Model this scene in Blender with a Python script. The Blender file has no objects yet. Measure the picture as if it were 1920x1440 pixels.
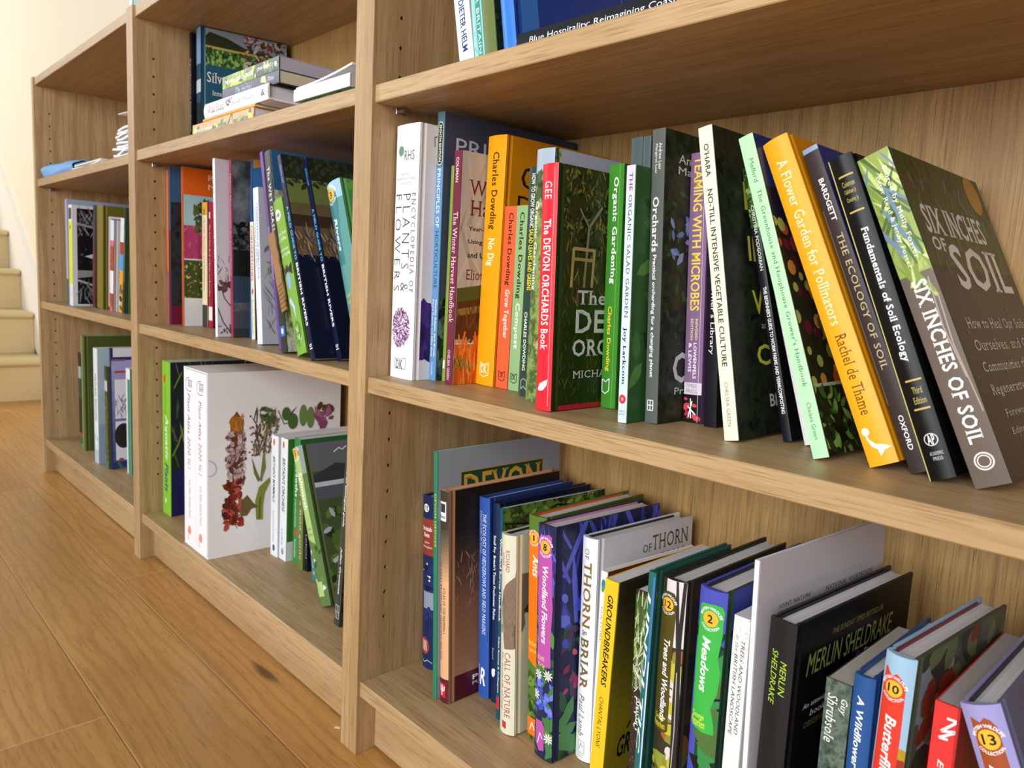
import bpy, bmesh, math, random
from mathutils import Vector, Matrix
D = bpy.data
SC = bpy.context.scene
COL = SC.collection

# ------------------------------------------------------------------ camera, world, lights, exposure
cam_d = D.cameras.new('camera'); cam = D.objects.new('camera', cam_d); COL.objects.link(cam)
cam_d.sensor_width = 36.0; cam_d.lens = 1409.98/1920*36; cam_d.clip_start = 0.02
cam.location = (2.34725, -0.46211, 0.57858)
cam.rotation_euler = (math.radians(82.4089), math.radians(-2.9240), math.radians(46.8608))
cam_d.dof.use_dof = True; cam_d.dof.focus_distance = 0.72; cam_d.dof.aperture_fstop = 14
SC.camera = cam
wd = D.worlds.new('room_daylight'); SC.world = wd; wd.use_nodes = True
wd.node_tree.nodes['Background'].inputs[0].default_value = (0.99, 0.99, 1.0, 1)
wd.node_tree.nodes['Background'].inputs[1].default_value = 0.29
def area(name, loc, target, sx, sy, energy, col):
    l = D.lights.new(name, 'AREA'); l.shape = 'RECTANGLE'; l.size = sx; l.size_y = sy; l.energy = energy; l.color = col
    o = D.objects.new(name, l); COL.objects.link(o); o.location = loc
    o.rotation_euler = (Vector(target)-Vector(loc)).to_track_quat('-Z', 'Y').to_euler()
    return o
area('window_daylight', (2.5, -3.0, 1.35), (1.6, 0.1, 0.6), 2.7, 1.7, 130, (0.985, 0.995, 1.03))
area('stair_daylight', (-2.4, -1.7, 1.9), (-1.6, 0.2, 0.7), 1.2, 1.4, 45, (1.0, 0.985, 0.95))
vs = SC.view_settings
vs.view_transform = 'Standard'; vs.look = 'None'; vs.gamma = 1; vs.use_curve_mapping = False; vs.exposure = 0.0

# ------------------------------------------------------------------ helpers
def lin(h):
    h = h.lstrip('#'); r = [int(h[i:i+2], 16)/255 for i in (0, 2, 4)]
    return tuple((c/12.92 if c <= .04045 else ((c+.055)/1.055)**2.4) for c in r) + (1,)
MATS = {}
def nodes_of(name):
    m = D.materials.new(name); m.use_nodes = True
    nt = m.node_tree; return m, nt, nt.nodes['Principled BSDF']
def flat(hexcol, rough=.33, metal=0.0, spec=.22):
    k = (hexcol, rough, metal)
    if k not in MATS:
        m, nt, b = nodes_of('ink_'+hexcol)
        b.inputs['Base Color'].default_value = lin(hexcol); b.inputs['Roughness'].default_value = rough
        b.inputs['Metallic'].default_value = metal; b.inputs['Specular IOR Level'].default_value = spec
        n = nt.nodes.new('ShaderNodeTexNoise'); n.inputs['Scale'].default_value = 900
        bp = nt.nodes.new('ShaderNodeBump'); bp.inputs['Strength'].default_value = .02; bp.inputs['Distance'].default_value = .0002
        nt.links.new(n.outputs['Fac'], bp.inputs['Height']); nt.links.new(bp.outputs['Normal'], b.inputs['Normal'])
        MATS[k] = m
    return MATS[k]
def photo(spec):
    if spec not in MATS:
        _, sc, cols = spec.split(':'); cols = cols.split(',')
        m, nt, b = nodes_of('photo_print'); b.inputs['Roughness'].default_value = .36; b.inputs['Specular IOR Level'].default_value = .25
        tc = nt.nodes.new('ShaderNodeTexCoord'); n = nt.nodes.new('ShaderNodeTexNoise')
        n.inputs['Scale'].default_value = float(sc); n.inputs['Detail'].default_value = 6; n.inputs['Roughness'].default_value = .65
        r = nt.nodes.new('ShaderNodeValToRGB'); e = r.color_ramp.elements
        while len(e) < len(cols): e.new(.5)
        for i, c in enumerate(cols):
            e[i].position = .34 + .32*i/(len(cols)-1); e[i].color = lin(c)
        nt.links.new(tc.outputs['Object'], n.inputs['Vector']); nt.links.new(n.outputs['Fac'], r.inputs['Fac'])
        nt.links.new(r.outputs['Color'], b.inputs['Base Color']); MATS[spec] = m
    return MATS[spec]
def mat(c): return photo(c) if c.startswith('ph:') else flat(c)
def paper(hexcol):
    k = ('paper', hexcol)
    if k not in MATS:
        m, nt, b = nodes_of('page_block'); b.inputs['Roughness'].default_value = .75
        tc = nt.nodes.new('ShaderNodeTexCoord'); mp = nt.nodes.new('ShaderNodeMapping'); mp.inputs['Scale'].default_value = (2600, 6, 6)
        n = nt.nodes.new('ShaderNodeTexNoise'); n.inputs['Scale'].default_value = 1; n.inputs['Detail'].default_value = 2
        r = nt.nodes.new('ShaderNodeValToRGB'); e = r.color_ramp.elements
        c = lin(hexcol); e[0].position = .3; e[0].color = (c[0]*.72, c[1]*.72, c[2]*.74, 1); e[1].position = .6; e[1].color = c
        nt.links.new(tc.outputs['Object'], mp.inputs['Vector']); nt.links.new(mp.outputs['Vector'], n.inputs['Vector'])
        nt.links.new(n.outputs['Fac'], r.inputs['Fac']); nt.links.new(r.outputs['Color'], b.inputs['Base Color'])
        MATS[k] = m
    return MATS[k]

def wood(name, axis, light, dark, pore, rough=.45, fig=1.0, pmix=.6, dens=900):
    """oak veneer whose grain runs along the given local axis (0 = x, 2 = z)"""
    m, nt, b = nodes_of(name); L = nt.links; N = nt.nodes
    tc = N.new('ShaderNodeTexCoord'); oi = N.new('ShaderNodeObjectInfo')
    off = N.new('ShaderNodeVectorMath'); off.operation = 'ADD'
    ofs = N.new('ShaderNodeVectorMath'); ofs.operation = 'SCALE'; ofs.inputs[0].default_value = (3.1, 7.7, 5.3)
    L.new(oi.outputs['Random'], ofs.inputs['Scale']); L.new(tc.outputs['Object'], off.inputs[0]); L.new(ofs.outputs[0], off.inputs[1])
    def stretched(along, across, detail, rough_):
        mp = N.new('ShaderNodeMapping'); s = [across]*3; s[axis] = along; mp.inputs['Scale'].default_value = s
        n = N.new('ShaderNodeTexNoise'); n.inputs['Scale'].default_value = 1; n.inputs['Detail'].default_value = detail; n.inputs['Roughness'].default_value = rough_
        L.new(off.outputs[0], mp.inputs['Vector']); L.new(mp.outputs['Vector'], n.inputs['Vector']); return n
    broad = stretched(1.2, 14, 3, .5)
    fine = stretched(7, 230, 3, .6)
    pores = stretched(22, dens, 2, .5)
    mp = N.new('ShaderNodeMapping'); s = [1]*3; s[axis] = .16; mp.inputs['Scale'].default_value = s
    L.new(off.outputs[0], mp.inputs['Vector'])
    rings = N.new('ShaderNodeTexWave'); rings.wave_type = 'BANDS'; rings.bands_direction = 'Y' if axis != 1 else 'X'
    rings.inputs['Scale'].default_value = 9; rings.inputs['Distortion'].default_value = 7; rings.inputs['Detail'].default_value = 2; rings.inputs['Detail Scale'].default_value = 1.2
    L.new(mp.outputs['Vector'], rings.inputs['Vector'])
    def mix(f, a, c_b):
        x = N.new('ShaderNodeMix'); x.data_type = 'RGBA'; L.new(f, x.inputs[0])
        if isinstance(a, tuple): x.inputs[6].default_value = a
        else: L.new(a, x.inputs[6])
        x.inputs[7].default_value = c_b; return x.outputs[2]
    def rng(v, a, b_, t0, t1):
        r = N.new('ShaderNodeMapRange'); r.inputs[1].default_value = a; r.inputs[2].default_value = b_; r.inputs[3].default_value = t0; r.inputs[4].default_value = t1
        L.new(v, r.inputs[0]); return r.outputs[0]
    c = mix(rng(broad.outputs['Fac'], .3, .7, 0, .75), lin(light), lin(dark))
    c = mix(rng(rings.outputs['Fac'], .55, 1, 0, .38*fig), c, lin(dark))
    c = mix(rng(fine.outputs['Fac'], .46, .7, 0, .8), c, lin(dark))
    c = mix(rng(pores.outputs['Fac'], .54, .7, 0, pmix), c, lin(pore))
    L.new(c, b.inputs['Base Color']); b.inputs['Roughness'].default_value = rough; b.inputs['Specular IOR Level'].default_value = .4
    bp = N.new('ShaderNodeBump'); bp.inputs['Strength'].default_value = .12; bp.inputs['Distance'].default_value = .0005; bp.invert = True
    L.new(pores.outputs['Fac'], bp.inputs['Height']); L.new(bp.outputs['Normal'], b.inputs['Normal'])
    return m

def link(o, parent=None):
    COL.objects.link(o)
    if parent: o.parent = parent
    return o
def empty(name, loc=(0, 0, 0), rot=(0, 0, 0)):
    o = D.objects.new(name, None); o.empty_display_size = .02; o.location = loc; o.rotation_euler = rot
    return link(o)
def tag(o, label, cat, group=None):
    o['label'] = label; o['category'] = cat
    if group: o['group'] = group
    return o
def mesh_obj(name, bm, mats, parent=None, smooth=None):
    bm.normal_update()
    me = D.meshes.new(name); bm.to_mesh(me); bm.free()
    for m in mats: me.materials.append(m)
    if smooth:
        for p in me.polygons: p.use_smooth = True
        try: me.set_sharp_from_angle(angle=smooth)
        except Exception: pass
    return link(D.objects.new(name, me), parent)
def box(bm, x0, x1, y0, y1, z0, z1, bev=0.0, mi=0):
    r = bmesh.ops.create_cube(bm, size=1); vs = r['verts']
    for v in vs: v.co = ((x0+x1)/2+v.co.x*(x1-x0), (y0+y1)/2+v.co.y*(y1-y0), (z0+z1)/2+v.co.z*(z1-z0))
    fs = {f for v in vs for f in v.link_faces}
    for f in fs: f.material_index = mi
    if bev:
        es = list({e for v in vs for e in v.link_edges})
        bmesh.ops.bevel(bm, geom=es, offset=bev, segments=1, affect='EDGES', profile=.5)
def prism(bm, pts, z0, z1, mi=0):
    """closed outline in x,y (counter-clockwise) carried from z0 to z1"""
    lo = [bm.verts.new((x, y, z0)) for x, y in pts]; hi = [bm.verts.new((x, y, z1)) for x, y in pts]
    n = len(pts); fs = [bm.faces.new(list(reversed(lo))), bm.faces.new(hi)]
    for i in range(n):
        j = (i+1) % n; fs.append(bm.faces.new((lo[i], lo[j], hi[j], hi[i])))
    for f in fs: f.material_index = mi
    return fs

# ------------------------------------------------------------------ lettering (built-in font, printed as thin inked faces)
TXT = {}
def text_mesh(s, style):
    k = (s, style)
    if k in TXT: return TXT[k]
    cu = D.curves.new('lettering', 'FONT'); cu.body = s; cu.size = 1; cu.resolution_u = 2; cu.fill_mode = 'FRONT'
    if 'b' in style or 'R' in style: cu.offset = .018
    if 'l' in style: cu.offset = -.016
    if 'i' in style: cu.shear = .22
    if style[0] in 'rR': cu.space_character = 1.08
    if 'w' in style: cu.space_character = 1.5
    ob = D.objects.new('lettering', cu); COL.objects.link(ob)
    dg = bpy.context.evaluated_depsgraph_get(); ev = ob.evaluated_get(dg); me = ev.to_mesh()
    vs = [(v.co.x, v.co.y) for v in me.vertices]; fs = [tuple(p.vertices) for p in me.polygons]
    if style[0] in 'rR':                                   # serifs on the stem ends
        cnt = {}
        for f in fs:
            c = sum(vs[i][1] for i in f)/len(f)
            for a in range(len(f)):
                e = tuple(sorted((f[a], f[(a+1) % len(f)]))); cnt.setdefault(e, []).append(c)
        sh = .22 if 'i' in style else 0
        for (a, b), cs in cnt.items():
            if len(cs) != 1: continue
            (xa, ya), (xb, yb) = vs[a], vs[b]
            if abs(ya-yb) < .004 and .045 < abs(xa-xb) < .2:
                up = cs[0] > ya; x0, x1 = min(xa, xb)-.065, max(xa, xb)+.065; y0 = ya if up else ya-.045; y1 = y0+.045
                n = len(vs); vs += [(x0, y0), (x1, y0), (x1, y1), (x0, y1)]; fs.append((n, n+1, n+2, n+3))
    ev.to_mesh_clear(); D.objects.remove(ob); D.curves.remove(cu)
    if not vs: TXT[k] = ([], []); return TXT[k]
    x0 = min(v[0] for v in vs); x1 = max(v[0] for v in vs); y0 = min(v[1] for v in vs); y1 = max(v[1] for v in vs)
    TXT[k] = ([((x-x0)/max(x1-x0, 1e-6), (y-y0)/max(y1-y0, 1e-6)) for x, y in vs], fs)
    return TXT[k]

class Print:
    """flat printed artwork in a w x h rectangle; every item sits one thin layer above the last"""
    def __init__(s, w, h): s.w = w; s.h = h; s.items = []; s.cols = []
    def add(s, vs, fs, col):
        if col not in s.cols: s.cols.append(col)
        s.items.append((vs, fs, s.cols.index(col)))
    def poly(s, pts, col): s.add(pts, [tuple(range(len(pts)))], col)
    def many(s, polys, col):
        vs, fs = [], []
        for p in polys:
            n = len(vs); vs += p; fs.append(tuple(range(n, n+len(p))))
        s.add(vs, fs, col)
    def draw(s, it):
        k = it[0]; w, h = s.w, s.h
        if k == 'T':
            _, t, u0, u1, v0, v1, col, st, dr = it; vs, fs = text_mesh(t, st)
            if dr == 'd': q = [((u0+b*(u1-u0))*w, (v1-a*(v1-v0))*h) for a, b in vs]
            elif dr == 'u': q = [((u1-b*(u1-u0))*w, (v0+a*(v1-v0))*h) for a, b in vs]
            else: q = [((u0+a*(u1-u0))*w, (v0+b*(v1-v0))*h) for a, b in vs]
            if q: s.add(q, fs, col)
        elif k == 'R':
            _, u0, u1, v0, v1, col = it; s.poly([(u0*w, v0*h), (u1*w, v0*h), (u1*w, v1*h), (u0*w, v1*h)], col)
        elif k == 'P': s.poly([(u*w, v*h) for u, v in it[1]], it[2])
        elif k == 'E':
            _, u, v, ru, rv, col = it; n = 28
            s.poly([(u*w+ru*math.cos(2*math.pi*i/n), v*h+rv*math.sin(2*math.pi*i/n)) for i in range(n)], col)
        elif k == 'F':
            _, u, v, r, n, col = it; ps = []
            for i in range(n):
                a = 2*math.pi*i/n; c, d = math.cos(a), math.sin(a); cx, cy = u*w, v*h
                ps.append([(cx, cy), (cx+c*r*.6-d*r*.14, cy+d*r*.6+c*r*.14), (cx+c*r, cy+d*r), (cx+c*r*.6+d*r*.14, cy+d*r*.6-c*r*.14)])
            s.many(ps, col)
        elif k == 'L':
            pts = [(u*w, v*h) for u, v in it[1]]; t = it[2]/2; ps = []
            for (x0, y0), (x1, y1) in zip(pts, pts[1:]):
                l = math.hypot(x1-x0, y1-y0) or 1e-6; nx, ny = -(y1-y0)/l*t, (x1-x0)/l*t
                ps.append([(x0+nx, y0+ny), (x0-nx, y0-ny), (x1-nx, y1-ny), (x1+nx, y1+ny)])
            s.many(ps, it[3])
        elif k == 'A':
            _, u, v, r, t, a0, a1, hh, col = it; vs, fs = text_mesh(t, 'b'); q = []
            for a, b in vs:
                an = math.radians(a0+(a1-a0)*a); inner = a1 > a0
                rr = r + (hh*(1-b) if inner else hh*b)
                q.append((u*w+rr*math.cos(an), v*h+rr*math.sin(an)))
            s.add(q, fs, col)
        elif k == 'S':
            _, n, u0, u1, v0, v1, size, cols, shape, seed = it; rnd = random.Random(seed*7919+n)
            byc = {c: [] for c in cols}
            for i in range(n):
                cx = (u0+rnd.random()*(u1-u0))*w; cy = (v0+rnd.random()*(v1-v0))*h
                if shape == 'spike':                           # a pompom: spikes that point away from its middle                # a pompom: keep the items inside the ellipse
                    a = rnd.random()*6.283; q = math.sqrt(rnd.random())
                    cx = ((u0+u1)/2+(u1-u0)/2*q*math.cos(a))*w; cy = ((v0+v1)/2+(v1-v0)/2*q*math.sin(a))*h; spoke = a
                z = size*(.55+.7*rnd.random()); an = rnd.random()*math.pi*2
                if shape == 'stick': an = math.pi/2+rnd.uniform(-.25, .25)
                if shape == 'spike': an = spoke
                if shape == 'blade': an = math.pi/2+rnd.uniform(-.7, .7)
                c, d = math.cos(an), math.sin(an)
                if shape in ('disc', 'dot'):
                    rr = z*(.5 if shape == 'disc' else .3); o = [(rr*math.cos(t*.785), rr*math.sin(t*.785)) for t in range(8)]
                elif shape == 'leaf': o = [(-z/2, 0), (-z*.2, -z*.2), (z*.2, -z*.17), (z/2, 0), (z*.2, z*.17), (-z*.2, z*.2)]
                elif shape == 'blade': o = [(-z/2, -z*.03), (z*.1, -z*.045), (z/2, 0), (z*.1, z*.045), (-z/2, z*.03)]
                elif shape == 'spike': o = [(-z*.5, 0), (0, -z*.2), (z*.5, 0), (0, z*.2)]
                elif shape == 'stick': o = [(-z/2, -z*.07), (z/2, -z*.035), (z/2, z*.035), (-z/2, z*.07)]
                else: o = [(z*.5*math.cos(t*.9)*(.8+.3*rnd.random()), z*.32*math.sin(t*.9)*(.8+.3*rnd.random())) for t in range(7)]
                byc[cols[rnd.randrange(len(cols))]].append([(cx+x*c-y*d, cy+x*d+y*c) for x, y in o])
            K = 6 if shape in ('petal', 'leaf', 'disc') else 3     # overlapping pieces go on thin layers of their own
            for c_, ps in byc.items():
                for q in range(K):
                    if ps[q::K]: s.many(ps[q::K], c_)
    def emit(s, bm, place, base, xmin=0.0, cuts=(), lift=.00006, step=.000006):
        """clip to the rectangle, cut along the given x positions and place every vertex with place(x, y, lift)"""
        for li, (vs, fs, ci) in enumerate(s.items):
            b2 = bmesh.new(); vv = [b2.verts.new((x, y, 0)) for x, y in vs]
            for f in fs:
                try: b2.faces.new([vv[i] for i in f])
                except ValueError: pass
            for co, no in (((xmin, 0, 0), (-1, 0, 0)), ((s.w, 0, 0), (1, 0, 0)), ((0, 0, 0), (0, -1, 0)), ((0, s.h, 0), (0, 1, 0))):
                bmesh.ops.bisect_plane(b2, geom=b2.verts[:]+b2.edges[:]+b2.faces[:], plane_co=co, plane_no=no, clear_outer=True)
            for x in cuts:
                bmesh.ops.bisect_plane(b2, geom=b2.verts[:]+b2.edges[:]+b2.faces[:], plane_co=(x, 0, 0), plane_no=(1, 0, 0))
            bmesh.ops.triangulate(b2, faces=[f for f in b2.faces if len(f.verts) > 4])
            mp = {v: bm.verts.new(place(v.co.x, v.co.y, lift+li*step)) for v in b2.verts}
            for f in b2.faces:
                f.normal_update(); q = [mp[v] for v in f.verts]
                if f.normal.z < 0: q.reverse()
                try: bm.faces.new(q).material_index = base+ci
                except ValueError: pass
            b2.free()

# ------------------------------------------------------------------ a book: spine, front cover, back cover, pages
def make_book(label, group, kind, pos, z, sc, cc, pages, opt, sd, cd):
    x, y, w, h, lean, yaw, d = pos
    root = empty('book', (x, y, z), (0, math.radians(-lean), math.radians(yaw)))
    tag(root, label, 'book', group)
    hb = kind == 'hb' and w > .006
    bul = opt.get('bulge', .0022 if hb else .0005); bul = min(bul, w*.22)
    N = 8; c = .0024 if hb else .0006
    xs = [w*i/N for i in range(N+1)]
    arc = lambda i: bul*(1-(2*i/N-1)**2)
    # spine
    bm = bmesh.new(); prism(bm, [(xs[i], -arc(i)) for i in range(N+1)] + [(w-c*.4, .0012), (c*.4, .0012)], 0, h)
    pr = Print(w, h)
    for it in sd: pr.draw(it)
    def on_spine(px, pz, l):
        t = min(max(px/w*N, 0), N-1e-6); i = int(t); f = t-i
        return (px, -(arc(i)*(1-f)+arc(i+1)*f)-l, pz)
    pr.emit(bm, on_spine, 1, cuts=xs[1:-1])
    o = mesh_obj('spine', bm, [mat(sc)]+[mat(q) for q in pr.cols], root, .6)
    # boards
    if hb: g = [(w, .0014), (w, .0028), (w-.0011, .0048), (w-.0011, .0062), (w, .0085), (w, d-.0006), (w-.0006, d), (w-c, d), (w-c, .0085), (w-c-.0006, .006), (w-c, .0014)]
    else: g = [(w, .0013), (w, d), (w-c, d), (w-c, .0013)]
    bm = bmesh.new(); prism(bm, g, 0, h)
    pr = Print(d, h)
    for it in cd: pr.draw(it)
    pr.emit(bm, lambda py, pz, l: (w+l, py, pz), 2, xmin=.0087 if hb else .0014)
    bcol = opt.get('board', cc)
    for f in bm.faces:
        if abs(f.normal.z) > .9 and f.material_index == 0: f.material_index = 1
    mesh_obj('front_cover', bm, [mat(cc), mat(bcol if hb or 'board' in opt else 'e6e2da')]+[mat(q) for q in pr.cols], root)
    bm = bmesh.new(); prism(bm, [(w-px, py) for px, py in reversed(g)], 0, h)
    for f in bm.faces:
        if abs(f.normal.z) > .9: f.material_index = 1
    mesh_obj('back_cover', bm, [mat(cc if sc.startswith('ph:') else sc), mat(bcol if hb or 'board' in opt else 'e6e2da')], root)
    # page block, hollow at the fore-edge of a hardback
    i0 = .0032 if hb else .0005; t0, t1 = c+.0001, w-c-.0001
    if 'end' in opt:                                           # coloured jacket flaps folded inside both boards
        for a in (t0, t1-.0011):
            bm = bmesh.new(); box(bm, a, a+.0011, .003, d-.012, .0006, h-.0009); mesh_obj('jacket_flap', bm, [mat(opt['end'])], root)
        t0 += .0012; t1 -= .0012
    if t1-t0 < .0008: t0, t1 = w*.3, w*.7
    e = d-(.0035 if hb else .0004); hol = min(.005, (t1-t0)*.25) if hb else 0
    fore = [(t1-(t1-t0)*i/6, e-hol*(1-(2*i/6-1)**2)) for i in range(7)]
    bm = bmesh.new(); prism(bm, [(t0, .0014), (t1, .0014)]+fore, i0, h-i0)
    mesh_obj('pages', bm, [paper(pages)], root)
    return root

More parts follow.
